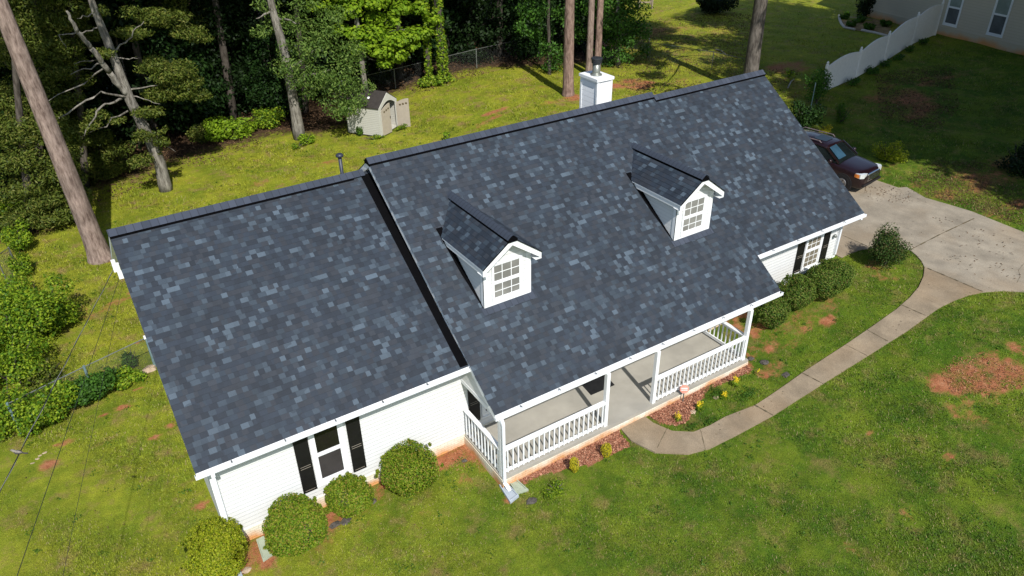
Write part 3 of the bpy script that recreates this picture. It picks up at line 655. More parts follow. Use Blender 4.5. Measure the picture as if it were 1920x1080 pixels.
# dormers
def dormer(dx):
    fy = 1.05; xl, xr = 8.18+dx, 9.72+dx; xc = (xl+xr)/2; ey = 5.58; sl = .745; pk = ey+sl*.77
    b = MB()
    b.prism([(xl, 3.6), (xl, ey), (xc, pk), (xr, ey), (xr, 3.6)], 'y', fy, 4.35)
    d = hp(b, 'dormer', M_siding)
    m = MB(); c = .14
    m.box(xl-.012, xl+c, fy-.02, fy, zm(fy)+.0, ey-.04).box(xr-c, xr+.012, fy-.02, fy, zm(fy)+.0, ey-.04).box(xl-.012, xl-.0, fy-.02, fy+.12, zm(fy), ey-.04)
    m.box(xl+c, xr-c, fy-.02, fy, zm(fy)-.0, zm(fy)+.08)
    hp(m, 'dormer_trim', M_trim, d)
    # roof planes
    ov = .17; fo = .74; zt_ = ey+.11; pz = pk+.11; tt = .19; yb = lambda z: (z-2.533)/SM-1.287
    for sx in (-1, 1):
        xe = (xl-ov) if sx < 0 else (xr+ov); ze = zt_-sl*ov; m = MB(); 
        dv = Vector((xc-xe, 0, pz-ze)); L = dv.length; dv.normalize(); nn = Vector((-dv.z if sx < 0 else dv.z, 0, abs(dv.x))); nn.normalize(); k = int(math.ceil(L/E_))
        for i in range(k):
            a, b_ = i*E_, min((i+1)*E_, L); pa = Vector((xe, 0, ze))+dv*a; pb = Vector((xe, 0, ze))+dv*b_; lo = pa+nn*.009
            y1 = yb(pa.z)+.05; y2 = yb(pb.z)+.05; base = 100+dx
            m.add([(lo.x, fo, lo.z), (lo.x, y1, lo.z), (pb.x, y2, pb.z), (pb.x, fo, pb.z), (pa.x, fo, pa.z-.003), (pa.x, y1, pa.z-.003)], [(0, 1, 2, 3), (4, 5, 1, 0)], [[(base+fo, a+.002), (base+y1, a+.002), (base+y2, b_-.002), (base+fo, b_-.002)], [(base, a)]*4])
        hp(m, 'dormer_roof', M_shingle, d, fixn=False)
        # fascia slab under
        m = MB(); t = tt
        q = [(xe, ze-.012), (xc, pz-.012), (xc, pz-t-.03), (xe, ze-t)]
        m.prism(q, 'y', fo+.01, fo+.035)
        m.prism([(xe+sx*-.02, ze-.012), (xe+sx*-.02, ze-t), (xe+sx*-.04, ze-t), (xe+sx*-.04, ze-.012)], 'y', fo+.035, yb(ze-t)+.1)
        m.prism([(xe, ze-.02), (xc, pz-.02), (xc, pz-.045), (xe, ze-.045)], 'y', fo+.035, 3.2)
        hp(m, 'dormer_fascia', M_trim, d)
        hp(MB().prism([(xe-sx*-.004, ze-.011), (xc, pz-.011), (xc, pz+.012), (xe-sx*-.004, ze+.012)], 'y', fo-.02, fo-.001), 'drip_edge', M_ventshade, d)
        # eave return
        xw = xl if sx < 0 else xr
        hp(MB().box(min(xe, xw+sx*-.03), max(xe, xw+sx*-.03), fo+.0, fy, ze-t-.012, ze-t), 'eave_return', M_trim, d)
    w = .2; cc = math.cos(math.atan(sl)); s2 = math.sin(math.atan(sl)); yB = yb(pz)+.0
    m = MB(); n = 6; vs = []
    for j in range(n+1):
        t = -1+2*j/n; x = xc+t*w*cc; z = pz+.085-abs(t)**1.5*w*s2
        vs += [(x, fo-.02, z), (x, yB+.05, z)]
    m.add(vs, [(2*j, 2*j+1, 2*j+3, 2*j+2) for j in range(n)]); hp(m, 'dormer_ridge_cap', M_capy, d, fixn=False)
    hp(MB().prism([(xc-w*cc+.008, pz-w*s2-.0), (xc-w*cc+.008, pz-w*s2+.078), (xc, pz+.06), (xc+w*cc-.008, pz-w*s2+.078), (xc+w*cc-.008, pz-w*s2)], 'y', fo-.015, yB-.25), 'dormer_ridge_vent', M_ventshade, d)
    # window is a sub-part set
    x0, x1, z0, z1 = 8.49+dx, 9.38+dx, 4.30, 5.41; y = fy-.0; m = MB(); c = .05
    for b in ((x0-c, x0, z0-c, z1+c), (x1, x1+c, z0-c, z1+c), (x0, x1, z1, z1+c), (x0, x1, z0-c, z0)): m.box(b[0], b[1], y-.04, y-.0, b[2], b[3])
    hp(m, 'window_frame', M_trim, d); s_ = MB(); zmid = (z0+z1)/2; t = .035
    s_.box(x0, x1, y-.03, y-.004, zmid-.025, zmid+.025)
    for a, b in ((z0, zmid-.025), (zmid+.025, z1)):
        s_.box(x0, x0+t, y-.02, y-.003, a, b).box(x1-t, x1, y-.02, y-.003, a, b).box(x0+t, x1-t, y-.02, y-.003, b-t*.7, b).box(x0+t, x1-t, y-.02, y-.003, a, a+t*(2.4 if a == z0 else 1))
        for i in (1, 2): xx = x0+(x1-x0)*i/3; s_.box(xx-.011, xx+.011, y-.012, y-.003, a+t, b-t*.7)
        zz = (a+b)/2+.01; s_.box(x0+t, x1-t, y-.0115, y-.0035, zz-.011, zz+.011)
    hp(s_, 'window_sash', M_trim, d)
    hp(MB().box(x0+.01, x1-.01, y-.007, y-.001, z0+.01, z1-.01), 'window_pane', MG_blind, d)
    # eave shade painted in black along the left cheek and an apron of shingles in front
    yt = yb(ey)
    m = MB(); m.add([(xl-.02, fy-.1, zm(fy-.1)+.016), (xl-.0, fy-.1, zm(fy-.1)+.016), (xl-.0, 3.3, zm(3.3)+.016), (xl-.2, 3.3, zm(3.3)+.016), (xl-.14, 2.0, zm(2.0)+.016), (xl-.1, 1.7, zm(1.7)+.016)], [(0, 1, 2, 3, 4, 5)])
    hp(m, 'dormer_eave_shade', M_ventshade, d, fixn=False)
    m = MB(); ya = fy-.19; m.add([(xl-.1, ya, zm(ya)+.02), (xr+.1, ya, zm(ya)+.02), (xr+.1, fy, zm(fy)+.02), (xl-.1, fy, zm(fy)+.02)], [(0, 1, 2, 3)])
    hp(m, 'dormer_apron', M_cap, d, fixn=False)
dormer(0); dormer(7.06)
# chimney
cy = 6.75; cx0, cx1 = 16.47, 17.17; cz = 7.78; cyb = 7.75
ch = hp(MB().box(cx0+.02, cx1-.02, cy+.02, cyb-.02, 5.0, cz-.1), 'chimney', siding_mat('white_wide_lap', (.77, .78, .79), .19, bumpd=.03))
hp(MB().box(cx0, cx0+.1, cy, cy+.02, 5, cz-.1).box(cx1-.1, cx1, cy, cy+.02, 5, cz-.1).box(cx0, cx0+.02, cy+.02, cy+.09, 5, cz-.1).box(cx0, cx0+.02, cyb-.09, cyb, 5, cz-.1), 'chimney_trim', M_trim, ch)
hp(MB().box(cx0-.04, cx1+.04, cy-.04, cyb+.04, cz-.1, cz), 'chimney_cap', M_trim, ch)
fc = ((cx0+cx1)/2-.02, (cy+cyb)/2, cz)
hp(MB().lathe(fc, [(.22, 0), (.2, .04), (.145, .06), (.14, .1), (.14, .42)]), 'flue', plain('flue_metal', (.22, .23, .2), .4, .5, .5), ch, smooth=True)
hp(MB().lathe((fc[0], fc[1], cz+.40), [(.13, 0), (.19, .04), (.20, .16), (.21, .17), (.21, .2), (.18, .22)]), 'flue_cap', plain('flue_cap_dark', (.035, .038, .042), .45, .5, .4), ch, smooth=False)
# plumbing vent on the back slope
vp = MB(); vp.lathe((6.66, 6.8, 6.0), [(.12, 0), (.075, .25), (.055, .3), (.055, 1.08)]); vpo = hp(vp, 'vent_pipe', M_gskt, smooth=True)
hp(MB().lathe((6.66, 6.8, 7.06), [(.06, 0), (.115, .02), (.12, .07), (.08, .11), (.03, .125)]), 'vent_cap', M_gskt, vpo, smooth=True)
# electric service on the left gable
for (u_, v_, y_, w_) in ((213, 494, 6.5, .05), (218, 502, 6.3, .08), (227, 515, 5.9, .07)):
    q_ = atY(u_, v_, y_); hp(MB().box(q_[0]-w_, q_[0]+w_, y_-.07, y_+.07, q_[2]-.09, q_[2]+.09).bar((q_[0]+w_*.5, y_, q_[2]), (.3, y_, q_[2]-.1), .03), 'service_box', M_trim)


# ================================================================== PLANTS
def shrub(u, v, r, h, mat, label, cat='shrub', L=.055, dens=900, seed=1, group=None, name='round_shrub', base=None, gap=.2, shell=.2, lobes=None, rnd=.75):
    """clipped or loose shrub; (u,v) is where its foot meets the ground"""
    p = G(u, v) if base is None else np.array([base[0], base[1], float(zt(base[0]))]); rx = r if np.isscalar(r) else r[0]; ry = r if np.isscalar(r) else r[1]
    t = thing(name, (p[0], p[1], p[2]), label, cat, group)
    rq = random.Random(seed*3+1); bl = [((p[0], p[1], p[2]+h*.52), (rx*.94, ry*.94, h*.48))]+[((p[0]+rq.uniform(-.4, .4)*rx, p[1]+rq.uniform(-.4, .4)*ry, p[2]+h*rq.uniform(.42, .66)), (rx*rq.uniform(.45, .7),)*2+(h*rq.uniform(.28, .45),)) for _ in range(6)]
    if lobes:
        rg = random.Random(seed)
        bl = [((p[0]+rg.uniform(-.5, .5)*rx, p[1]+rg.uniform(-.5, .5)*ry, p[2]+h*rg.uniform(.35, .7)), (rx*.55, ry*.55, h*.33)) for _ in range(lobes)]
    foliage('foliage', bl, mat, t, dens=dens, L=L, Wd=L*.65, seed=seed, shell=shell, gap=gap, gs=5, rnd=rnd, zmin=p[2]+.02)
    if not lobes and h > .7:
        rw = np.random.RandomState(seed+900); q_ = []
        for _ in range(26):
            th = rw.uniform(0, 6.28); el = rw.uniform(-.2, 1.45); d_ = np.array([math.cos(th)*math.cos(el)*rx, math.sin(th)*math.cos(el)*ry, math.sin(el)*h*.5])
            q_.append((tuple(p+np.array([0, 0, h*.52])+d_*rw.uniform(1.0, 1.1)), (.05, .05, rw.uniform(.05, .11))))
        foliage('shoots', q_, mat, t, dens=2200, L=L*.9, Wd=L*.5, seed=seed+7, shell=.9, gap=0, gs=5, rnd=1, zmin=p[2]+.02)
    core = MB()
    c0 = Vector(p); rg = random.Random(seed+5)
    for i in range(7):
        a = i*.9; d = Vector((math.cos(a)*rx*.6, math.sin(a)*ry*.6, h*.75)); core.tube([c0, c0+d*.4+Vector((0, 0, h*.08)), c0+d], [.03, .02, .008], 5, wob=.1, seed=i)
    core.build('stems', MB_dark, t)
    if not lobes:   # dense twiggy inside that stops light
        b = MB(); prof_ = [(.02*rx, h*.15), (.4*rx, h*.22), (.55*rx, h*.45), (.5*rx, h*.65), (.25*rx, h*.76), (.02, h*.8)]; b.lathe(p, prof_, 12); b.build('inner_twigs', MB_dark, t, smooth=True)
    return t
def bush_at(u, vb, r, h, *a, **k): return shrub(u, vb, r, h, *a, **k)
shrub(0, 0, .82, 1.3, ML_box2, 'yellow-green clipped round boxwood at the left corner of the house', base=(-0.12, 0.12), seed=11, name='boxwood_bush', dens=1500)
shrub(0, 0, (.84, .76), 1.22, ML_box, 'clipped round boxwood by the greenish splash block', base=(1.8, -0.2), seed=12, name='boxwood_bush', dens=1500)
shrub(0, 0, .6, 1.0, ML_box, 'smallest clipped boxwood, right under the front window with black shutters', base=(3.32, 0.12), seed=13, name='boxwood_bush', dens=1500)
shrub(0, 0, (.85, .8), 1.22, ML_box, 'clipped round boxwood nearest the left end of the porch', base=(5.06, 0.02), seed=14, name='boxwood_bush', dens=1500)
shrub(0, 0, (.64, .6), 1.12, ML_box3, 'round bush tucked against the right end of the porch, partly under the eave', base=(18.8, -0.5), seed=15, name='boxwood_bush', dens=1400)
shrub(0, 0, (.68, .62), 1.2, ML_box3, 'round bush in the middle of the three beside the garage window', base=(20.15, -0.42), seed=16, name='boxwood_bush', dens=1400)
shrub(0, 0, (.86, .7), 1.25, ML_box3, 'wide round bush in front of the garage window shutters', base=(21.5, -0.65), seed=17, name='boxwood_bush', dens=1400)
shrub(0, 0, .8, 1.6, ML_holly, 'loose dark green bush on the grass point beside the driveway', base=(24.45, -0.95), seed=18, name='leafy_bush', lobes=9, dens=420, L=.07, shell=.8, gap=.2)
shrub(1136, 857, (.16, .16), .5, ML_gold, 'rounder golden shrub in the mulch next to the path', seed=21, name='golden_shrub', L=.04, dens=1400)
shrub(1077, 886, (.13, .13), .55, ML_gold, 'narrow upright golden shrub in the mulch nearer the porch corner', seed=22, name='golden_shrub', L=.04, dens=1400)
shrub(1040, 922, (.42, .3), .22, ML_vine, 'low patch of dark green ground cover at the lawn edge of the mulch', 'ground cover', seed=23, name='creeping_plant', L=.05, dens=700, lobes=5, shell=.8)
for u, v, lb, sd_, h in ((1271, 788, 'yellow flowering plant nearest the path in the right bed', 31, .22), (1311, 768, 'yellow flowering plant in the grass just left of the path', 32, .25), (1358, 748, 'small pale yellow plant between the two taller flowering plants', 33, .22), (1378, 725, 'tallest yellow flowering plant below the porch corner', 34, .35), (1424, 706, 'yellow flowers growing alone right of the porch corner', 35, .2)):
    p = G(u, v); t = thing('flowering_plant', p, lb, 'flower'); 
    foliage('flowers', [((p[0], p[1], p[2]+h*.9), (.11, .11, h*.4))], ML_flower, t, dens=750, L=.045, Wd=.035, seed=sd_, shell=.9, gap=.3, gs=9)
    foliage('leaves', [((p[0], p[1], p[2]+h*.35), (.14, .14, h*.4))], ML_vine, t, dens=800, L=.06, Wd=.03, seed=sd_+50, shell=.9, gap=.2, gs=9)
# weedy green clumps in the right bed
for k, (u, v, rx, ry, h) in enumerate([(1345, 738, .5, .35, .16), (1400, 742, .55, .3, .15), (1330, 790, .4, .2, .12), (1300, 800, .35, .15, .12), (1390, 770, .3, .2, .1)]):
    p = G(u, v); o = foliage('weeds', [((p[0], p[1], p[2]+h*.4), (rx, ry, h*.6))], ML_fern, None, dens=900, L=.06, Wd=.025, seed=61+k, shell=.9, gap=.3, gs=6, zmin=p[2])
    tag(o, 'low green weeds growing in the bed between the porch and the path', 'weeds', kind='stuff')

def weeds_on_lawn():
    rng = np.random.RandomState(77); Ps, Ns = [], []
    n = 1500; x = rng.uniform(-9, 34, n); y = rng.uniform(-13, 26, n); d, m_, w = fields(x, y)
    k = ~pip(x, y, HOUSE) & ~pip(x, y, PORCH) & ~pip(x, y, PATH) & ~pip(x, y, DRIVE) & (w < .2) & (m_ < .5); x, y = x[k], y[k]
    for a, b in zip(x, y):
        c = rng.randint(6, 16); rr = rng.uniform(.03, .10); q = rng.normal(size=(c, 2))*rr
        Ps.append(np.stack([a+q[:, 0], b+q[:, 1], zt(a+q[:, 0])+rng.uniform(.02, .06, c)], 1)); Ns.append(rng.normal(size=(c, 3))*.5+np.array([0, 0, 1.]))
    P = np.concatenate(Ps); N = np.concatenate(Ns); V, Fc = cards(P, N, .07, .035, rng)
    tag(link('lawn_weeds', npmesh('lawn_weeds', V, Fc), leafm('weed_leaves', [(.04, .10, .012), (.08, .17, .018), (.14, .24, .03)])), 'small broad-leaved weeds dotted over the lawn', 'weeds', kind='stuff')
weeds_on_lawn()
# ---- trees
def limb(m, a, b, r0, r1, n=5, wob=.06, seed=0, sag=0):
    rg = random.Random(seed); a = Vector(a); b = Vector(b); L = (b-a).length; pts = []; rad = []
    for i in range(n+1):
        t = i/n; p = a.lerp(b, t)+Vector((rg.uniform(-1, 1), rg.uniform(-1, 1), rg.uniform(-1, 1)))*L*wob*math.sin(math.pi*t); p.z -= sag*math.sin(math.pi*t)
        pts.append(p); rad.append(r0+(r1-r0)*t)
    m.tube(pts, rad, 7, wob=.05, seed=seed); return pts
def trunk_pts(base, top, n=14, bend=.15, seed=0):
    rg = random.Random(seed); ax, ay = rg.uniform(-1, 1), rg.uniform(-1, 1)
    return [Vector(base).lerp(Vector(top), i/n)+Vector((ax, ay, 0))*bend*math.sin(math.pi*i/n) for i in range(n+1)]
def pine(u, v, rad, H, lean, label, mat, seed, crown_z=15, cr=4.2, flare=1.5, nm='pine_tree', group=None, L=.34):
    p = G(u, v); base = Vector(p)-Vector((0, 0, .15)); top = base+Vector((lean[0]*H, lean[1]*H, H)); pts = trunk_pts(base, top, 20, .12, seed)
    t = thing(nm, p, label, 'tree', group)
    rr = [rad*(1-.78*(i/20)) for i in range(21)]; rr[0] *= flare
    # denser rings near the foot for the flare
    pts = [pts[0], pts[0].lerp(pts[1], .2), pts[0].lerp(pts[1], .45)]+pts[1:]; rr = [rad*flare, rad*(1+(flare-1)*.45), rad*(1+(flare-1)*.15)]+rr[1:]
    m = MB(); m.tube(pts, rr, 18, wob=.03, seed=seed); m.build('trunk', mat, t, smooth=True)
    rg = random.Random(seed); bl = []; b = MB()
    for i in range(56):
        z = crown_z+(H-crown_z)*rg.random()**.9; f = (z)/H; c = base.lerp(top, f); a = rg.uniform(0, 6.28); k = cr*(1.05-.75*((z-crown_z)/(H-crown_z)))*rg.uniform(.45, 1)
        e = c+Vector((math.cos(a)*k, math.sin(a)*k, rg.uniform(.2, 1.2))); limb(b, c, e, .07, .02, 4, seed=seed*31+i); bl.append((tuple(e), (rg.uniform(.9, 1.5), rg.uniform(.9, 1.5), rg.uniform(.5, .9))))
    b.build('branches', mat, t, smooth=True)
    foliage('crown', bl, ML_pine, t, dens=70, L=L, Wd=.15, seed=seed, shell=.9, gap=.25, gs=1.5, up=.2)
    return t
pine(190, 484, .42, 25, (-.035, -.01), 'tall bare pine trunk leaning at the left corner of the house', MB_pine, 3, cr=4.2)
pine(1065, 178, .34, 26, (-.01, .0), 'straight red-brown pine standing on bare clay left of the chimney', MB_pineR, 4, cr=5.6, flare=1.35, crown_z=12)
pine(1104, 140, .24, 22, (-.002, -.0), 'left trunk of the two thin pines behind the chimney', MB_pine, 5, cr=3.4, flare=1.1, crown_z=12)
pine(1119, 138, .25, 23, (.005, .0), 'right trunk of the two thin pines behind the chimney', MB_pineR, 6, cr=3.4, flare=1.1, crown_z=12)
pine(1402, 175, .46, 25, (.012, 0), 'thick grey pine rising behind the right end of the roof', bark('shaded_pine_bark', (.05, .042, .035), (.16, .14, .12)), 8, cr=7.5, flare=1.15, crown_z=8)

# hardwood beside the shed
def px_tree(name, base_uv, y, axis_px, rads, mat, label, leaf, blobs_px, dens, L, seed, cat='tree', branches=(), gap=.3, shell=.7, shade_blobs=(), group=None, zoff=0., rnd=.8, Wd=None, gs=2.2, up=.35):
    p = G(*base_uv); t = thing(name, p, label, cat, group); m = MB()
    pts = [Vector(p)-Vector((0, 0, .1))]+[Vector(atY(u, v, p[1]+dy)) for u, v, dy in axis_px]
    q = []; rr = []
    for i in range(len(pts)-1):
        for k in range(3): q.append(pts[i].lerp(pts[i+1], k/3)); rr.append(rads[i]+(rads[i+1]-rads[i])*k/3)
    q.append(pts[-1]); rr.append(rads[-1]); m.tube(q, rr, 12, wob=.05, seed=seed); m.build('trunk', mat, t, smooth=True)
    if branches:
        for i, (a, e, r0, r1) in enumerate(branches):
            b = MB(); A = Vector(atY(a[0], a[1], p[1]+a[2])); B_ = Vector(atY(e[0], e[1], p[1]+e[2])); limb(b, A, B_, r0, r1, 5, .07, seed*7+i); b.build('branch', mat, t, smooth=True)
    bl = [(tuple(atY(u, v, p[1]+dy)), (r, r, r*sq)) for u, v, dy, r, sq in blobs_px]+list(shade_blobs)
    for i, (c_, r_) in enumerate(shade_blobs):  # unseen high crowns added to shade the wood and back lawn
        b = MB(); limb(b, pts[-1] if c_[2] > pts[-1].z else pts[-2], c_, .08, .03, 5, .05, seed*9+i); b.build('branch', mat, t, smooth=True)
    if bl: foliage('crown', bl, leaf, t, dens=dens, L=L, Wd=Wd or L*.55, seed=seed, shell=shell, gap=gap, gs=gs, rnd=rnd, up=up)
    return t
rg = random.Random(5)
hb = [(560, 95, -.8, 1.2, .6), (610, 100, -1, 1.3, .6), (540, 125, -1, 1.0, .6), (590, 140, -1.5, 1.3, .55), (640, 135, -1.2, 1.3, .6), (675, 165, -.8, 1.0, .6), (655, 185, -1, 1.1, .6), (620, 190, -1.2, .9, .6), (635, 205, -1.2, .9, .5), (600, 60, .4, 1.3, .6), (555, 45, .5, 1.0, .6), (655, 95, .5, 1.2, .6), (690, 200, -.2, .8, .5), (560, 155, -1.2, .7, .5), (520, 40, .6, .9, .6), (490, 60, .5, .7, .5), (500, 10, .6, .8, .6), (575, 10, .6, 1., .6), (625, 30, .6, 1.1, .6), (630, 160, -1.4, 1.1, .55), (580, 175, -1.2, .6, .5), (655, 203, -2.6, .75, .5), (672, 190, -2.4, .6, .5), (640, 215, -2.2, .6, .5)]
px_tree('oak_tree', (562, 260), 28, [(553, 200, 0), (543, 150, 0), (530, 85, 0), (513, 25, 0), (500, -30, 0), (490, -160, 0)], [.36, .29, .27, .24, .2, .17, .1], MB_grey, 'hardwood tree shading the left side of the shed', ML_oak, hb, 62, .2, 41, gap=.28,
        branches=[((545, 160, 0), (620, 130, -1), .1, .03), ((540, 130, 0), (600, 90, -.6), .1, .03), ((515, 30, 0), (560, 45, .3), .08, .03), ((507, 22, 0), (480, 35, 0), .07, .02), ((543, 150, 0), (650, 185, -1), .1, .03)],
        shade_blobs=[((x, y, z), (1.7, 1.7, 1.1)) for x, y, z in [(10, 28, 11), (12.5, 28.5, 11.5), (11, 30, 12.5), (9, 30, 10.8), (13, 30.5, 11)]], Wd=.07)
mb = [(650, 15, 0, .9, .7), (640, 55, .3, .6, .7), (665, 60, 0, .8, .6), (700, 60, -.2, 1.0, .6), (735, 70, -.4, 1.0, .6), (765, 65, -.3, .9, .6), (790, 60, -.3, .8, .6), (710, 95, -.5, .9, .5), (745, 100, -.6, .8, .5), (722, 118, -.5, .6, .6), (750, 110, -.5, .5, .6), (680, 85, -.2, .8, .5), (815, 35, -.4, .7, .5), (700, 30, .5, .8, .6), (600, 8, .4, .8, .6), (640, -12, 0, .9, .6), (700, 0, 0, 1.0, .6), (750, 12, 0, .9, .6), (795, 12, 0, .9, .6), (730, 35, 0, .8, .6), (670, -20, .3, .9, .6), (660, 95, 0, .6, .6), (770, 85, -.4, .6, .5)]
px_tree('maple_tree', (690, 200), 31, [(680, 130, 0), (672, 60, 0), (660, -10, 0), (650, -120, 0)], [.2, .17, .15, .13, .1], MB_grey, 'bright green maple branches reaching out behind the shed', ML_maple, mb, 60, .25, 42, gap=.3,
        shade_blobs=[((x, y, z), (1.9, 1.9, 1.2)) for x, y, z in [(15, 28.5, 11.5), (18, 28, 12), (20.5, 28.5, 11.5), (17, 30.5, 13), (20, 31, 13), (23, 29, 12), (14, 30.5, 12.5)]], branches=[((668, 80, 0), (740, 85, -.4), .07, .02), ((666, 60, 0), (790, 60, -.3), .06, .02), ((668, 95, 0), (722, 118, -.4), .05, .02)], Wd=.2, rnd=.45, up=.8, gs=3.5)
def ivy(u, v, axis, rads, label, seed):
    p = G(u, v); t = thing('ivy_covered_tree', p, label, 'tree'); pts = [Vector(p)-Vector((0, 0, .1))]+[Vector(atY(a, b, p[1])) for a, b in axis]; m = MB(); m.tube(pts, rads, 9, wob=.08, seed=seed); m.build('trunk', MB_dark, t, smooth=True)
    bl = []
    for i in range(len(pts)-1):
        n = int((pts[i+1]-pts[i]).length/.35)+1
        for k in range(n):
            c = pts[i].lerp(pts[i+1], k/n); r = rads[i]+.10; bl.append((tuple(c), (r, r, .4)))
    bl.append((tuple(pts[0]+Vector((0, -.2, .3))), (.9, .7, .35)))
    foliage('ivy', bl, ML_vine, t, dens=130, L=.17, Wd=.13, seed=seed, shell=.3, gap=.22, gs=4)
ivy(833, 153, [(828, 100), (824, 60), (820, 0), (815, -80), (812, -200)], [.3, .27, .25, .24, .2, .12], 'thick trunk wrapped in ivy at the edge of the wood', 43)
ivy(806, 157, [(802, 110), (800, 60), (797, 0), (795, -80)], [.16, .15, .14, .13, .1], 'thinner ivy-wrapped trunk just left of the thick one', 44)
cb = [(1180, 15, 0, 1.5, .7), (1150, 40, -.3, 1.5, .7), (1190, 55, -.3, 1.3, .7), (1165, 75, -.5, 1.2, .6), (1200, 80, -.4, .9, .8), (1140, 90, -.3, 1.0, .6), (1205, 95, -.3, .6, .8), (1160, 105, -.3, 1.0, .5), (1135, 60, .6, 1.1, .7), (1130, 10, .4, 1.4, .7), (1175, -20, .2, 1.6, .7), (1150, 118, 0, .7, .4)]
px_tree('elm_tree', (1158, 122), 27, [(1155, 70, 0), (1158, 20, 0), (1160, -60, 0)], [.22, .18, .15, .1], MB_grey, 'dense green tree hanging over the lawn right of the chimney', ML_mid, cb, 64, .2, 45, gap=.28, shade_blobs=[((x, y, z), (1.9, 1.9, 1.2)) for x, y, z in [(34, 26, 9.5), (36.5, 25.5, 9), (39, 26, 9.5), (41, 27, 9), (37.5, 27.5, 11.5), (34.5, 28, 12), (40, 25, 11.5), (42.5, 25.5, 10.5)]], branches=[((1156, 80, 0), (1195, 60, -.3), .07, .02), ((1156, 60, 0), (1120, 40, 0), .06, .02)])
lb2 = [(1000, 20, .3, 1.1, .7), (985, 50, .3, .9, .7), (1015, 60, .4, 1.0, .7), (1035, 90, .4, 1.1, .8), (1045, 115, .3, .8, .8), (1090, 20, .8, 1.2, .8), (1080, 60, .9, 1.0, .8), (1030, 125, .2, .6, .5), (1000, -10, .2, 1.2, .7), (1055, 30, .8, 1.1, .7)]
px_tree('sweetgum_tree', (1030, 140), 28, [(1030, 90, .5), (1028, 40, .5), (1030, -40, .5)], [.14, .12, .1, .07], MB_dark, 'shaded green tree half hidden behind the red-brown pine', ML_mid, lb2, 48, .2, 46, gap=.35)
# leaning cedar with bare forked limbs
p0c = G(312, 357)
px_tree('leaning_cedar', (312, 357), 25, [(300, 305, 0), (270, 240, 0), (243, 185, 0), (222, 130, 0), (200, 75, 0), (178, 20, 0), (165, -20, 0), (150, -140, .3)], [.34, .27, .25, .23, .2, .18, .15, .13, .07], MB_grey, 'leaning grey cedar with bare forked limbs in the back yard', ML_ced,
        [(335, 130, .2, .9, .45), (310, 140, 0, .9, .45), (350, 155, .3, .9, .4), (375, 178, .4, .7, .4), (320, 165, .1, .9, .4), (290, 30, .5, .9, .45), (320, 35, .5, .9, .4), (350, 60, .6, .9, .35), (375, 72, .8, .6, .35), (265, 210, -.5, .5, .5), (290, 245, -.5, .6, .5), (300, 280, -.6, .7, .5), (265, 300, -.6, .6, .5), (180, 215, -.4, .6, .4), (160, 240, -.4, .6, .5), (150, 265, -.3, .5, .5), (195, 100, -.3, .5, .5), (230, 60, .3, .5, .4), (215, 225, -.3, .5, .3), (280, 120, .3, .9, .45), (300, 175, .2, .9, .4), (340, 175, .3, .8, .4), (270, 255, -.7, .55, .6), (285, 210, -.4, .6, .4), (305, 265, -.7, .5, .5), (190, 20, .3, .6, .4), (135, 10, -.5, .7, .4), (240, 20, .4, .8, .4), (255, 60, .4, .8, .4), (170, 235, -.9, .45, .4), (155, 250, -1, .45, .5)],
        200, .17, 47, branches=[((240, 180, 0), (205, 135, -.5), .16, .13), ((205, 135, -.5), (170, 90, -.8), .13, .11), ((170, 90, -.8), (145, 60, -1), .11, .09), ((145, 60, -1), (125, 20, -1.1), .09, .05),
                   ((242, 182, -.1), (190, 172, -.6), .06, .04), ((190, 172, -.6), (110, 222, -1), .05, .03), ((228, 185, -.1), (190, 200, -.9), .06, .04), ((190, 200, -.9), (158, 255, -1.2), .05, .02), ((240, 208, 0), (165, 250, -.9), .045, .015),
                   ((238, 170, 0), (295, 160, -.4), .05, .02), ((212, 100, 0), (240, 75, -.3), .05, .03), ((240, 75, -.3), (270, 40, -.5), .035, .012), ((210, 107, 0), (258, 110, -.4), .04, .012), ((195, 118, -.4), (132, 140, -.9), .04, .012), ((200, 125, -.4), (90, 190, -1.2), .045, .012),
                   ((150, 62, -1), (110, 65, -1.3), .035, .02), ((110, 65, -1.3), (125, 90, -1.4), .02, .008), ((183, 52, 0), (150, 62, -.5), .04, .02), ((178, 25, 0), (145, 35, -.6), .035, .015), ((255, 205, 0), (280, 235, -.5), .04, .02), ((285, 250, 0), (330, 285, -.4), .03, .01), ((245, 180, 0), (300, 195, -.6), .03, .01), ((190, 110, 0), (140, 120, -.8), .03, .01)],
        shade_blobs=[((x, y, z), (1.9, 1.9, 1.1)) for x, y, z in [(1.5, 26, 12.5), (4, 26.5, 12.8), (6.5, 27, 12.5), (3, 28.5, 14), (6, 29, 14), (-1, 27, 13), (8, 28.5, 13)]], gap=.32, gs=2.6, Wd=.06)
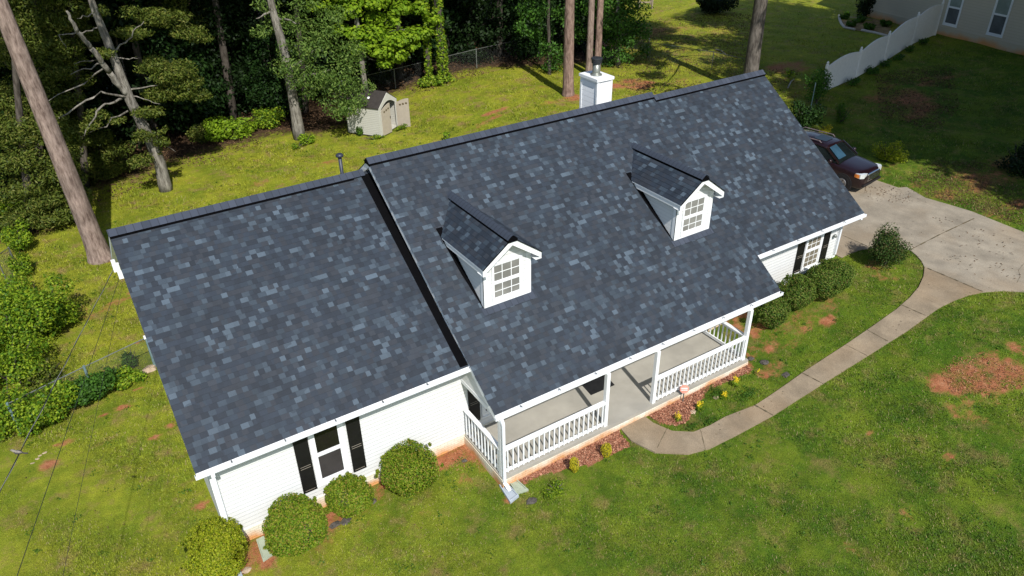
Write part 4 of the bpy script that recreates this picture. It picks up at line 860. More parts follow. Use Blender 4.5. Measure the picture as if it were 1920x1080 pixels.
# cedar thicket on the left
ced = [((60, 432), [(40, 250, 0), (30, 150, 0), (20, 30, 0)], [(120, 395, -.5, 1.0, .5), (90, 405, -.6, 1.0, .5), (60, 400, -.4, 1.0, .5), (140, 370, -.3, .9, .5), (100, 350, -.4, 1.1, .6), (50, 340, -.3, 1.1, .6), (70, 290, -.2, 1.1, .6), (20, 300, 0, 1.0, .6), (110, 300, 0, .9, .6), (40, 240, 0, 1.2, .6), (90, 240, 0, 1.0, .6), (15, 360, 0, .9, .6), (155, 400, -.1, .7, .4)], 'low spreading cedar at the lawn edge left of the pine trunk'),
       ((70, 380), [(75, 200, 0), (70, 100, 0), (65, 0, 0)], [(60, 160, 0, 1.2, .6), (100, 130, 0, 1.1, .5), (80, 80, 0, 1.2, .5), (110, 40, 0, 1.0, .5), (60, 30, 0, 1.2, .5), (20, 180, 0, 1.3, .6), (15, 90, 0, 1.2, .6), (125, 185, 0, .8, .5), (30, -10, 0, 1.4, .6), (100, -20, 0, 1.3, .6), (85, 190, .2, 1., .6)], 'tall dark cedar behind the leaning pine trunk'),
       ((160, 350), [(150, 200, .6), (140, 100, .6), (130, 0, .6)], [(130, 50, .8, .8, .5), (145, 110, .7, .7, .5), (150, 20, .8, .9, .5), (110, 170, .5, .7, .5), (180, 300, .5, .9, .5), (200, 320, .3, .9, .4), (230, 310, .4, .8, .4), (150, 320, .5, .9, .5), (215, 280, .8, .9, .5), (250, 330, .4, .7, .35), (130, 280, .5, .8, .6)], 'cedar filling the gap between the pine and the leaning cedar')]
more = [[(25, 410, -.5, .9, .5), (75, 375, -.7, .9, .5), (130, 340, -.2, .8, .5), (15, 250, .2, 1.1, .6), (65, 250, .2, 1.0, .6), (115, 255, .1, .8, .5), (95, 320, -.4, .9, .5)], [(40, 60, .2, 1.2, .6), (10, 30, .2, 1.2, .6), (95, 100, .2, 1., .5), (120, 90, .3, .9, .5), (40, 200, -.2, 1., .6), (90, 210, 0, .9, .5), (50, 110, -.2, 1., .5)], [(150, 150, .8, .8, .5), (170, 60, .9, .8, .5), (165, 350, .2, .8, .4), (185, 260, .9, .8, .5), (135, 230, .6, .8, .5)]]
for k, (b, ax, bl, lb) in enumerate(ced): px_tree('cedar_tree', b, 23, ax, [.2, .16, .12, .07], MB_dark, lb, ML_ced, bl+more[k], 170, .17, 50+k, gap=.2, gs=2.2, Wd=.06)
cg = px_tree('cedar_tree', (300, 250), 34, [(300, 120, 0), (300, 0, 0)], [.2, .15, .1], MB_dark, 'cedar with long drooping boughs behind the leaning cedar', ML_ced, [(260, 30, 0, 1.6, .5), (310, 60, -.5, 1.4, .4), (350, 40, 0, 1.5, .4), (300, 0, 0, 1.8, .5), (370, 65, 0, 1.0, .35), (270, 95, -.2, 1.3, .5), (340, 10, 0, 1.5, .5), (230, 10, 0, 1.5, .5)], 45, .28, 55, gap=.35, Wd=.08)

# undergrowth at the edge of the wood and along the left fence
def bush(u, v, r, h, mat, label, seed, L=.14, dens=110, name='wild_bush', lobes=8, cat='bush', gap=.25, base=None):
    p = G(u, v); t = thing(name, p, label, cat); rg = random.Random(seed); rx, ry = (r if hasattr(r, '__len__') else (r, r))
    bl = [((p[0]+rg.uniform(-.7, .7)*rx, p[1]+rg.uniform(-.7, .7)*ry, p[2]+h*rg.uniform(.25, .75)), (rx*.5, ry*.5, h*.32)) for _ in range(lobes)]+[((p[0], p[1], p[2]+h*.38), (rx*.7, ry*.7, h*.38))]
    foliage('foliage', bl, mat, t, dens=dens, L=L, Wd=L*.65, seed=seed, shell=.6, gap=gap, gs=3, zmin=p[2])
    m = MB(); c0 = Vector(p)
    for i in range(6):
        a = i*1.05; m.tube([c0, c0+Vector((math.cos(a)*rx*.3, math.sin(a)*ry*.3, h*.4)), c0+Vector((math.cos(a)*rx*.7, math.sin(a)*ry*.7, h*.8))], [.03, .02, .01], 5)
    m.build('stems', MB_dark, t); return t
bush(395, 262, (1.1, .8), 1.2, ML_ced, 'dull green bush left of the bright one at the wood edge', 71)
bush(438, 262, (1.4, .8), 1.4, ML_maple, 'wide bright green bush at the wood edge left of the oak', 72, L=.17)
bush(505, 240, (1.3, .7), 1.3, ML_vine, 'green bush between the bright bush and the oak trunk', 73, L=.15)
bush(575, 272, (.5, .4), .8, ML_maple, 'leafy sprouts at the foot of the oak trunk', 74, L=.12, lobes=4, dens=160)
bush(560, 278, (.5, .3), .35, ML_vine, 'low sprouts on the lawn just left of the oak foot', 741, L=.1, lobes=3, dens=160)
bush(838, 268, .3, .7, ML_maple, 'small green sapling alone on the lawn behind the roof ridge', 75, L=.12, lobes=3, dens=200)
bush(678, 255, (.35, .25), .75, ML_fern, 'tall weed against the side wall of the shed', 76, L=.12, lobes=3, dens=200)
bush(700, 262, (.8, .25), .3, ML_vine, 'low weeds along the shed footing', 77, L=.1, lobes=4, dens=200)
bush(752, 243, (.4, .3), .35, ML_vine, 'weeds growing below the open shed doors', 78, L=.1, lobes=3, dens=200)
bush(20, 432, (1.1, 1.0), 1.6, ML_vine, 'yellow-green vine heap at the far end of the left hedge', 79, L=.11, dens=230, gap=.42)
bush(38, 470, (.6, .9), 1.2, ML_vine, 'vine-covered bush behind the chain link gate', 80, L=.10, dens=220, gap=.42)
bush(44, 515, (.4, .9), 1.0, ML_vine, 'narrow leafy bush right of the chain link gate', 801, L=.10, dens=210, gap=.42)
bush(12, 590, (1.0, 1.2), 1.2, ML_vine, 'leafy hedge clump below the chain link gate', 81, L=.10, dens=220, gap=.42)
bush(70, 640, (1.5, 1.5), 2.3, ML_vine, 'largest dark bush of the left hedge, with shaded hollows', 82, L=.11, dens=260, lobes=12, gap=.5)
bush(20, 660, (1.1, 1.2), 2.2, ML_vine, 'tall green bush at the left edge of the picture', 83, L=.10, dens=220, lobes=9, gap=.42)
bush(25, 720, (1.3, 1.2), 1.7, ML_vine, 'olive green bush between the hedge and the corner fence', 84, L=.10, lobes=9, dens=240, gap=.45)
bush(85, 725, (.9, .8), .9, ML_ced, 'thin brownish bush on the lawn side of the hedge', 85, L=.1, lobes=7, dens=100, gap=.45)
bush(20, 795, (1.0, .9), 1.7, ML_vine, 'leafy bush just outside the fence corner post', 86, L=.10, dens=220, gap=.42)
bush(250, 690, (.28, .28), .8, ML_fern, 'feathery fern growing through the chain link by the house', 87, L=.1, lobes=5, dens=260, name='fern')
bush(215, 712, (.3, .2), .55, ML_fern, 'shorter fern beside the tall one at the fence', 871, L=.09, lobes=4, dens=260, name='fern')
# right side plants in shade
bush(1503, 243, (.9, .9), 1.6, ML_midD, 'dark bush at the corner of the roof beside the chain link post', 90, L=.14)
bush(1530, 195, (.8, .8), 2.2, ML_mid, 'tall wispy bush growing at the near end of the white fence', 91, L=.13, dens=70)
bush(1577, 232, (.6, .5), 1.1, ML_fern, 'feathery grey-green shrub above the parked car', 92, L=.1, dens=120, lobes=5)
bush(1547, 249, (.45, .35), .45, ML_gold, 'small yellow-green shrub just behind the car roof', 93, L=.09, lobes=4, dens=230)
bush(1661, 303, (.75, .7), 1.05, ML_box2, 'yellow-green shrub right of the parked car', 94, L=.09, lobes=7, dens=170)
bush(1905, 325, (1.0, 1.0), 1.5, ML_dark, 'dark shrub in the shade at the right edge of the picture', 95, L=.12)
bush(1341, 24, (2.1, 1.4), 2.0, ML_dark, 'round dark evergreen on the far lawn at the top of the picture', 96, L=.2, dens=60)
bush(1618, 38, (.8, .8), 3.4, ML_dark, 'tall dark evergreen at the corner of the beige house', 97, L=.16, dens=80)
bush(1480, 145, (.35, .3), .6, ML_vine, 'pale weed sprouting behind the right end of the roof', 98, L=.12, lobes=3)
for k, (u, v, lb) in enumerate([(1729, 83, 'farthest'), (1704, 97, 'second farthest'), (1686, 113, 'third farthest'), (1656, 125, 'middle'), (1630, 139, 'second nearest'), (1596, 160, 'nearest')]):
    bush(u, v, (.6, .4), .5, ML_mid, 'low shrub planted along the white fence, %s from the roof' % {'farthest': 'farthest', 'nearest': 'nearest'}.get(lb, lb+' one'), 100+k, L=.12, lobes=4, dens=120, name='small_shrub')
for k, (u, v, lb) in enumerate([(1580, 36, 'at the tip of the stone edging'), (1596, 50, 'in the middle of the bed'), (1614, 42, 'beside the downspout'), (1632, 56, 'nearest the lawn side'), (1662, 50, 'against the beige foundation')]):
    bush(u, v, (.55, .45), .6, ML_fern, 'spiky green plant in the neighbour flower bed '+lb, 110+k, L=.22, lobes=4, dens=90, name='daylily', cat='plant')

# the wood behind: individual trees, tall trunks with high crowns and leafy lower boughs
def crown_proto(seed, H, cb_, R, leaf, dens, L):
    rg = random.Random(seed); bl = []
    for i in range(34 if H > 15 else 16):
        z = cb_+(H-cb_)*rg.random(); a = rg.uniform(0, 6.28); f = math.sin(math.pi*min(1, max(.12, (z-cb_)/(H-cb_)*.8+.15))); k = R*f*rg.uniform(.25, .9)
        bl.append(((math.cos(a)*k, math.sin(a)*k, z), (rg.uniform(1.3, 2.1),)*2+(rg.uniform(.9, 1.4),)))
    return bl
protos = []
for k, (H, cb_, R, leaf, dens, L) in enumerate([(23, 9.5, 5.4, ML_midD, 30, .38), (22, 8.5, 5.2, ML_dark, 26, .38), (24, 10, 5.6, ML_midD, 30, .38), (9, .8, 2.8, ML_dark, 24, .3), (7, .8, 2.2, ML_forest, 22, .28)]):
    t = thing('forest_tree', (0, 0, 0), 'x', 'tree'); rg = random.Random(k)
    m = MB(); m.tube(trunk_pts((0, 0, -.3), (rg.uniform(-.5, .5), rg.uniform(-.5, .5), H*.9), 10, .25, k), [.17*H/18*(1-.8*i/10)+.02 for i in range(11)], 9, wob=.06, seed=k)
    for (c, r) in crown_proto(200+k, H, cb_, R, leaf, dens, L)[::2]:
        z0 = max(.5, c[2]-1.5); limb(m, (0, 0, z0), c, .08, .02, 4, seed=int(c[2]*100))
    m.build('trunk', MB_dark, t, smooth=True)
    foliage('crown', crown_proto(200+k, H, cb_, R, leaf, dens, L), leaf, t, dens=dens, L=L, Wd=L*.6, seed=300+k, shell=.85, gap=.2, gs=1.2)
    protos.append(t)
def copy_tree(src, loc, rz, sc, label, group):
    c = src.copy(); COL.objects.link(c); c.location = loc; c.rotation_euler = (0, 0, rz); c.scale = (sc,)*3
    for ch in src.children:
        d = ch.copy(); COL.objects.link(d); d.parent = c
    c['label'] = label; c['category'] = 'tree'; c['group'] = group; return c
rg = random.Random(21)
fs = []
tall = [(-7, 27), (-3.5, 30), (.8, 31.5), (5, 33), (9.2, 33.5), (14, 32.8), (17.5, 34.5), (20.8, 34), (25, 34.5), (28.8, 33.5), (32.5, 33.5), (36, 34.5), (-9, 33), (-5, 36), (0, 37), (4, 38.5), (8.5, 38.5), (12.5, 38), (16.5, 39.5), (21, 39), (25, 39.5), (29.5, 38.5), (34, 39), (38, 40.5), (-6, 43), (-1, 44), (4, 44.5), (9, 45), (14, 45), (19, 45.5), (24, 46), (29, 45), (34, 46), (39, 47), (44, 50), (0, 52), (8, 53), (16, 53), (24, 54), (32, 54), (40, 56)]
for i, (x, y) in enumerate(tall): fs.append((x+rg.uniform(-.6, .6), y+rg.uniform(-.5, .5), i % 3, rg.uniform(.85, 1.15)))
low = [(-8, 25.5), (-5, 26.5), (-1.5, 28.5), (.2, 31), (3.6, 32.2), (6.4, 33), (9.2, 33.8), (12.2, 33.2), (15, 35.5), (4.8, 34.6), (10.6, 35.2), (18, 36.2), (19.2, 34.8), (23.8, 35), (26.5, 34), (31, 31.5), (34.5, 31.5), (-3, 33.5), (3, 35.5), (7, 36), (11, 35.8), (14.8, 36.5), (19, 37.5), (23, 38), (27, 37), (31.5, 36), (36, 37), (41, 44), (1, 41), (6.5, 42), (12, 42), (18, 43), (24, 43), (30, 42), (36, 43)]
for i, (x, y) in enumerate(low): fs.append((x+rg.uniform(-.5, .5), y+rg.uniform(-.4, .4), 3+i % 2, rg.uniform(.7, 1.15)))
used = set()
lbl = {0: 'tall broadleaf tree standing in the shaded wood behind the back yard', 1: 'tall tree with shade-darkened leaves standing in the shaded wood behind the back yard', 2: 'tall oak standing in the shaded wood behind the back yard', 3: 'low dark understorey tree inside the shaded wood', 4: 'low green understorey tree inside the shaded wood'}
for x, y, k, s in fs:
    loc = (x, y, float(zt(x))-.05); rz = rg.uniform(0, 6.28)
    if k not in used:
        used.add(k); t = protos[k]; t.location = loc; t.rotation_euler = (0, 0, rz); t.scale = (s,)*3; t['label'] = lbl[k]; t['group'] = 'trees of the wood behind the yard'
    else: copy_tree(protos[k], loc, rz, s, lbl[k], 'trees of the wood behind the yard')
# shade trees standing right of the driveway, outside the picture; only their shade shows in it
for x, y, k, s in [(38.5, -5.5, 0, .8), (43.5, -3.5, 2, .9), (49, -2.5, 0, .95), (54.5, -.5, 2, .95), (60, .5, 0, 1.0),  (46, -9.5, 1, 1.0),   (38.5, -10, 1, .8), (44, -.5, 1, .75), (52, 3, 0, .85),  (50, -7, 0, 1.),  (42, -6.5, 0, .9), (35.5, -8.5, 1, 1.15), (38.5, -3.8, 2, 1.15), (36.2, -12.5, 1, .95), (40.5, -8, 0, 1.05), (44, .5, 0, 1.25), (48.5, 1, 2, 1.3), (53, 1.5, 0, 1.2), (58, 2, 2, 1.15), (45.5, 2.5, 0, 1.45), (50.5, 4, 2, 1.4)]:
    copy_tree(protos[k], (x, y, 1.1), x, s, 'tall tree beyond the driveway shading the side yard', 'shade trees beyond the driveway')

# ================================================================== OTHER THINGS
def lbuild(m, name, mat, parent, **k): return m.build(name, mat, parent, **k)
def place(t, loc, rz):
    t.location = Vector(tuple(map(float, loc))); t.rotation_euler = (0, 0, rz)
# ---- garden shed
shed = thing('garden_shed', (0, 0, 0), 'small cream plastic garden shed with brown roof and both doors ajar', 'shed')
M_shed = siding_mat('shed_plastic', (.47, .46, .40), .11, bumpd=.01); M_shtrim = plain('shed_trim', (.52, .51, .45), .5, .3, var=.05); M_shdoor = plain('shed_door_tan', (.38, .33, .26), .55, .3, var=.06)
M_shroof = plain('shed_roof_brown', (.038, .032, .028), .7, .3, var=.2, bump=.004)
w_, dpt, z0, ze, zp = 2.0, 2.25, .12, 1.78, 2.42
m = MB().box(0, .04, .03, dpt, z0, ze).box(w_-.04, w_, .03, dpt, z0, ze).prism([(.04, z0), (w_-.04, z0), (w_-.04, ze), (w_/2, zp-.04), (.04, ze)], 'y', dpt-.04, dpt-.001).box(.04, w_-.04, .03, dpt-.04, z0, z0+.03)
lbuild(m, 'wall', M_shed, shed)
arch = [(.2+(w_-.4)*i/10, 1.66+.3*math.sin(math.pi*i/10)) for i in range(11)]
lbuild(MB().prism([(0, ze)]+[(w_/2, zp)]+[(w_, ze)]+[(w_, 1.62), (w_-.2, 1.62)]+arch[::-1]+[(.2, 1.62), (0, 1.62)], 'y', -.02, .03).box(0, .18, -.02, .03, z0, 1.62).box(w_-.18, w_, -.02, .03, z0, 1.62), 'front_frame', M_shtrim, shed)
for sx in (-1, 1):
    xe = -.06 if sx < 0 else w_+.06; ez = ze-.03
    lbuild(MB().prism([(xe, ez), (w_/2, zp+.03), (w_/2, zp+.07), (xe, ez+.04)] if sx < 0 else [(w_/2, zp+.03), (xe, ez), (xe, ez+.04), (w_/2, zp+.07)], 'y', -.0, dpt+.05), 'roof', M_shroof, shed)
lbuild(MB().lathe((.55, .95, 2.1), [(.11, 0), (.11, .05), (.07, .1), (.02, .12)]), 'roof_vent', M_white, shed, smooth=True)
lbuild(MB().box(.05, .25, .1, .3, -.1, z0).box(.05, .25, 1.9, 2.1, -.2, z0).box(1.7, 1.9, .1, .3, -.1, z0).box(1.7, 1.9, 1.9, 2.1, -.1, z0).box(.02, w_-.02, .05, dpt-.02, z0-.04, z0-.002), 'footing', MB_dark, shed)
def sdoor(hx, ang, right):
    dw = .78; s_ = -1 if right else 1
    topc = [(s_*dw*i/6, 1.60+.26*(math.sin(math.pi/2*i/6))) for i in range(7)]
    M4 = Matrix.Translation((hx, -.03, 0)) @ Matrix.Rotation(ang, 4, 'Z')
    m = MB().prism([(0, z0)]+topc+[(s_*dw, z0)], 'y', -.02, .015)
    m.v = [tuple(M4 @ Vector(v)) for v in m.v]; d = lbuild(m, 'door', M_shdoor, shed)
    for i in range(3):
        a = s_*(.18+i*.19); mm = MB().box(min(a, a+s_*.12), max(a, a+s_*.12), -.026, .021, 1.42+.05*i, 1.52+.05*i); mm.v = [tuple(M4 @ Vector(v)) for v in mm.v]; lbuild(mm, 'door_window', plain('shed_window', (.10, .075, .04), .3, .5), d)
    mm = MB().bar((s_*(dw-.06), -.035, .95), (s_*(dw-.06), -.035, 1.1), .025); mm.v = [tuple(M4 @ Vector(v)) for v in mm.v]; lbuild(mm, 'door_handle', M_black, d)
sdoor(.18, R_(-8), False); sdoor(w_-.12, R_(103), True)
fcs = G(716, 260); place(shed, (fcs[0], fcs[1], .1), R_(35))

# ---- white vinyl fence
M_vinyl = plain('vinyl_white', (.80, .78, .75), .5, .3, var=.05)
fp = [G(*p) for p in [(1541, 174), (1603, 147), (1655, 118), (1708, 84), (1752, 66)]]
vf = thing('vinyl_fence', fp[0], 'white vinyl privacy fence with arched panel tops running to the beige house', 'fence')
hh = [1.62, 1.72, 1.85, 2.05, 2.3]
for i, p in enumerate(fp):
    p = Vector(p); m = MB().box(p.x-.07, p.x+.07, p.y-.07, p.y+.07, p.z-.2, p.z+hh[i]+.08); po = lbuild(m, 'post', M_vinyl, vf)
    lbuild(MB().lathe((p.x, p.y, p.z+hh[i]+.08), [(.10, 0), (.10, .03), (.05, .07), (.08, .13), (.05, .2), (.01, .24)], 8), 'post_cap', M_vinyl, po)
for i in range(4):
    a, b = Vector(fp[i]), Vector(fp[i+1]); d = (b-a).normalized(); s_ = Vector((-d.y, d.x, 0))*.025; n = 16; top, vs = [], []
    for k in range(n+1):
        t = k/n; q = a.lerp(b, t); h = (hh[i]-.06)*(1-t)+(hh[i+1]-.02)*t+.26*math.sin(math.pi*t)**.9
        for sg in (-1, 1): vs += [q+s_*sg+Vector((0, 0, .04)), q+s_*sg+Vector((0, 0, h))]
    fs_ = []
    for k in range(n):
        o = k*4; fs_ += [(o, o+4, o+5, o+1), (o+2, o+3, o+7, o+6), (o+1, o+5, o+7, o+3)]
    lbuild(MB().add(vs, fs_), 'panel', M_vinyl, vf)
# ---- neighbour's house (local frame: x along the wall, y into the house)
nh = thing('beige_house', (0, 0, 0), 'beige sided neighbour house with two tall white-framed windows', 'house')
sp_m = NT('stained_beige_foundation'); spn = sp_m.n('ShaderNodeSeparateXYZ'); sp_m.l(sp_m.obj(), spn.inputs[0])
stn = sp_m.math('MULTIPLY', sp_m.math('ADD', sp_m.math('SUBTRACT', .42, spn.outputs[2]), sp_m.math('MULTIPLY', sp_m.math('SUBTRACT', sp_m.noise(.7, 5), .45), 1.2)), 2.2, clamp=True)
M_nf = sp_m.fin(sp_m.mix(stn, (.50, .44, .33), (.62, .29, .11)), .8, .2)
def gab(e, pk): return [(.001, -.5), (.001, e), (4.5, pk), (9, e), (9, -.5)]
lbuild(MB().box(0, 24, 0, 9, -.5, 5.6), 'wall', M_nsiding, nh)
lbuild(MB().box(-.02, 24.02, -.03, -.001, -.6, .62), 'foundation', M_nf, nh)
lbuild(MB().prism([(-.5, 5.45), (4.5, 8.4), (9.5, 5.45), (9.5, 5.62), (4.5, 8.6), (-.5, 5.62)], 'x', -.4, 24.4), 'roof', M_shingle, nh)
lbuild(MB().prism([(0, 5.6), (4.5, 8.3), (9, 5.6)], 'x', 0, .1), 'gable', M_nsiding, nh)
lbuild(MB().bar((.02, -.06, 5.5), (.02, -.06, .35), .1, .08, up=(0, 1, 0)).bar((.02, -.06, .35), (-.1, -.35, .1), .1, .08, up=(0, 1, 0)), 'downspout', M_trim, nh)
window(7.58, 8.6, .92, 3.3, -.001, 1, 1, (MG_curt, MG_curd), nh, cas=.12)
window(11.34, 12.4, .95, 3.6, -.001, 1, 1, (MG_curt, MG_curd), nh, cas=.12)
place(nh, (61.37, 25.98, 1.18), math.atan2(-.987, -.16))
# stone edging of the neighbour's bed
for pts, lb in (([(1573, 30), (1574, 38), (1578, 47), (1583, 53), (1603, 57)], 'curved pale stone edging at the tip of the neighbour flower bed'), ([(1615, 58), (1640, 63), (1664, 69)], 'straight pale stone edging along the neighbour flower bed')):
    P_ = [Vector(G(*p))+Vector((0, 0, .06)) for p in pts]; m = MB().tube(P_, .1, 8, wob=.1, seed=3); o = m.build('stone_edging', plain('pale_stone', (.5, .44, .36), .8, .2)); tag(o, lb, 'edging')
bedm = MB(); bp = [G(*p) for p in [(1574, 30), (1575, 38), (1579, 47), (1584, 53), (1603, 57), (1640, 63), (1664, 69), (1672, 45), (1640, 36), (1624, 34)]]
bedm.add([(p[0], p[1], p[2]+.03) for p in bp], [tuple(range(len(bp)))]); o = bedm.build('flower_bed', plain('bed_soil', (.28, .19, .09), .95, .1, var=.4, sc=2), fixn=False); tag(o, kind='structure')

# ---- car (local: x forward, y left, z up, front bumper at x=0)
car = thing('parked_car', (0, 0, 0), 'dark maroon family car parked nose out beside the garage end', 'car')
M_car = plain('maroon_paint', (.012, .0028, .004), .3, .5, .2, var=.1, coat=.4); M_cglass = glass('car_glass', (.008, .012, .012), .06, .3); M_chrome = plain('chrome', (.6, .6, .62), .15, .6, 1.); M_tyre = plain('tyre_rubber', (.015, .015, .015), .85, .2); M_rim = plain('alloy_rim', (.30, .30, .31), .35, .5, .8); M_plas = plain('black_plastic', (.015, .014, .015), .6, .3); M_lamp = plain('headlamp_lens', (.62, .64, .62), .12, .8, .2); M_amber = plain('amber_lens', (.75, .22, .03), .2, .6); M_rail = plain('roof_rail', (.32, .25, .24), .35, .5, .6); M_skyrefl = glass('windshield_sky_reflection', (.03, .075, .115), .25, .5)
def loft(secs, capends=True):
    m = MB(); n = len(secs[0]); vs = []
    for s_ in secs: vs += s_+[(x, -y, z) for x, y, z in s_[::-1][(0 if s_[-1][1] > 1e-6 else 1):(-1 if s_[0][1] < 1e-6 else None)]]
    k = len(vs)//len(secs); fs_ = [(i*k+j, i*k+(j+1) % k, (i+1)*k+(j+1) % k, (i+1)*k+j) for i in range(len(secs)-1) for j in range(k)]
    if capends: fs_ += [tuple(range(k-1, -1, -1)), tuple((len(secs)-1)*k+j for j in range(k))]
    return m.add(vs, fs_)
def bsec(x, w, zb, zt_, cr=.03): return [(x, 0, zt_+cr), (x, w*.45, zt_+cr*.8), (x, w*.82, zt_-.02), (x, w*.95, zt_-.09), (x, w, zt_-.28), (x, w*.99, zb+.3), (x, w*.95, zb+.04), (x, w*.8, zb), (x, 0, zb)]
S_ = [bsec(0, .74, .42, .80, .01), bsec(-.05, .86, .30, .90), bsec(-.16, .94, .24, 1.02), bsec(-.4, .97, .22, 1.09), bsec(-.9, .985, .22, 1.15), bsec(-1.35, .99, .22, 1.20), bsec(-1.8, .995, .22, 1.22), bsec(-3.0, .995, .22, 1.23), bsec(-4.2, .99, .24, 1.24), bsec(-4.68, .95, .28, 1.22), bsec(-4.82, .88, .36, 1.1)]
bo = lbuild(loft(S_), 'body', M_car, car, smooth=True)
md = bo.modifiers.new('s', 'SUBSURF'); md.levels = md.render_levels = 2
def csec(x, wb, wt, zb, zt_): return [(x, 0, zt_+.02), (x, wt*.7, zt_+.012), (x, wt, zt_-.05), (x, wb, zb), (x, 0, zb)]
C_ = [csec(-1.30, .86, .80, 1.16, 1.22), csec(-1.42, .88, .78, 1.16, 1.29), csec(-2.1, .92, .70, 1.18, 1.72), csec(-2.45, .93, .69, 1.2, 1.79), csec(-3.4, .93, .69, 1.2, 1.82), csec(-4.3, .92, .68, 1.2, 1.77), csec(-4.6, .90, .68, 1.2, 1.58), csec(-4.74, .88, .7, 1.16, 1.26)]
lbuild(loft(C_), 'window_glass', M_cglass, car, smooth=False)
rs = [[(x, 0, z+.045), (x, w*.7, z+.036), (x, w+.01, z-.022), (x, w+.045, z-.075), (x, w+.03, z-.085), (x, 0, z-.0)] for x, w, z in ((-2.06, .70, 1.70), (-2.2, .70, 1.75), (-2.5, .70, 1.79), (-3.4, .70, 1.82), (-4.3, .69, 1.77), (-4.55, .69, 1.64))]
lbuild(loft(rs), 'roof', M_car, car, smooth=True)
lbuild(MB().add([(-2.42, -.34, 1.842), (-2.42, .34, 1.842), (-3.05, .36, 1.862), (-3.05, -.36, 1.862)], [(0, 1, 2, 3)]), 'sunroof', M_cglass, car, fixn=False)
for sy in (-1, 1):
    lbuild(MB().bar((-1.34, sy*.875, 1.2), (-2.12, sy*.735, 1.72), .07, .05), 'pillar', M_car, car)
    for x in (-2.75, -3.75): lbuild(MB().bar((x, sy*.945, 1.2), (x-.05, sy*.735, 1.76), .09, .03), 'pillar', M_car, car)
    lbuild(MB().bar((-4.62, sy*.92, 1.2), (-4.4, sy*.73, 1.72), .22, .04), 'pillar', M_car, car)
    lbuild(MB().tube([(-2.5, sy*.62, 1.82), (-2.6, sy*.62, 1.90), (-4.1, sy*.62, 1.88), (-4.2, sy*.62, 1.82)], .025, 8), 'roof_rail', M_rail, car)
    mir = MB().bar((-1.62, sy*.93, 1.22), (-1.66, sy*1.08, 1.27), .05); mo = lbuild(mir, 'mirror', M_car, car); lbuild(MB().lathe((-1.66, sy*1.12, 1.2), [(.06, 0), (.10, .04), (.10, .14), (.05, .18)], 10), 'mirror_housing', M_car, mo, smooth=True)
    lbuild(MB().prism([(-.03, .55) if 0 else (-.055, .52), (-.42, .93), (-.16, .955), (-.045, .80)] if sy > 0 else [(-.055, -.52), (-.045, -.80), (-.16, -.955), (-.42, -.93)], 'z', .80, 1.00), 'headlight', M_lamp, car)
    lbuild(MB().prism([(-.30, .94), (-.20, .968), (-.34, .972), (-.44, .95)] if sy > 0 else [(-.30, -.94), (-.44, -.95), (-.34, -.972), (-.20, -.968)], 'z', .82, .97), 'turn_lamp', M_amber, car)
    for xw in (-.95, -3.75):
        yw = sy*.86
        def cyl(r0, r1, ya, yb_, n=28):
            mm = MB(); vs = [(xw+r*math.cos(2*math.pi*j/n), y, .38+r*math.sin(2*math.pi*j/n)) for (r, y) in ((r0, ya), (r1, yb_)) for j in range(n)]
            return mm.add(vs, [(j, (j+1) % n, n+(j+1) % n, n+j) for j in range(n)]+[tuple(range(n)), tuple(range(2*n-1, n-1, -1))])
        lbuild(cyl(.47, .47, sy*.80, sy*1.001), 'wheel_arch', M_plas, car)
        wh = lbuild(cyl(.38, .36, sy*.82, sy*1.02), 'wheel', M_tyre, car); lbuild(cyl(.25, .22, sy*1.0, sy*1.028), 'rim', M_rim, wh)
        sp_ = MB()
        for j in range(5):
            a = j*1.2566; sp_ = MB().bar((xw+.05*math.cos(a), sy*1.032, .38+.05*math.sin(a)), (xw+.2*math.cos(a), sy*1.032, .38+.2*math.sin(a)), .02, .06, up=(0, 1, 0)); lbuild(sp_, 'spoke', M_plas, wh)
    for x in (-2.35, -3.3): lbuild(MB().bar((x, sy*1.005, 1.0), (x-.2, sy*1.005, 1.0), .02, .03), 'door_handle', M_car, car)
lbuild(MB().box(-.06, .012, -.5, .5, .62, .92), 'grille', M_plas, car)
lbuild(MB().box(-.03, .03, -.53, .53, .92, .96).box(-.03, .03, -.53, -.49, .62, .92).box(-.03, .03, .49, .53, .62, .92).box(-.03, .03, -.49, .49, .61, .64).box(-.03, .026, -.49, .49, .80, .825).box(-.03, .026, -.49, .49, .71, .735), 'grille_bar', M_chrome, car)
lbuild(MB().box(-.1, .035, -.82, .82, .40, .50), 'bumper', M_plas, car)
lbuild(MB().add([(-1.44, -.72, 1.325), (-1.44, -.05, 1.338), (-2.05, -.05, 1.742), (-2.05, -.62, 1.722)], [(0, 1, 2, 3)]), 'sky_reflection', M_skyrefl, car, fixn=False)  # sky reflection painted as a blue panel on the windshield
place(car, (29.95, 3.55, 1.235), R_(-90+8)); car.scale = (.96,)*3

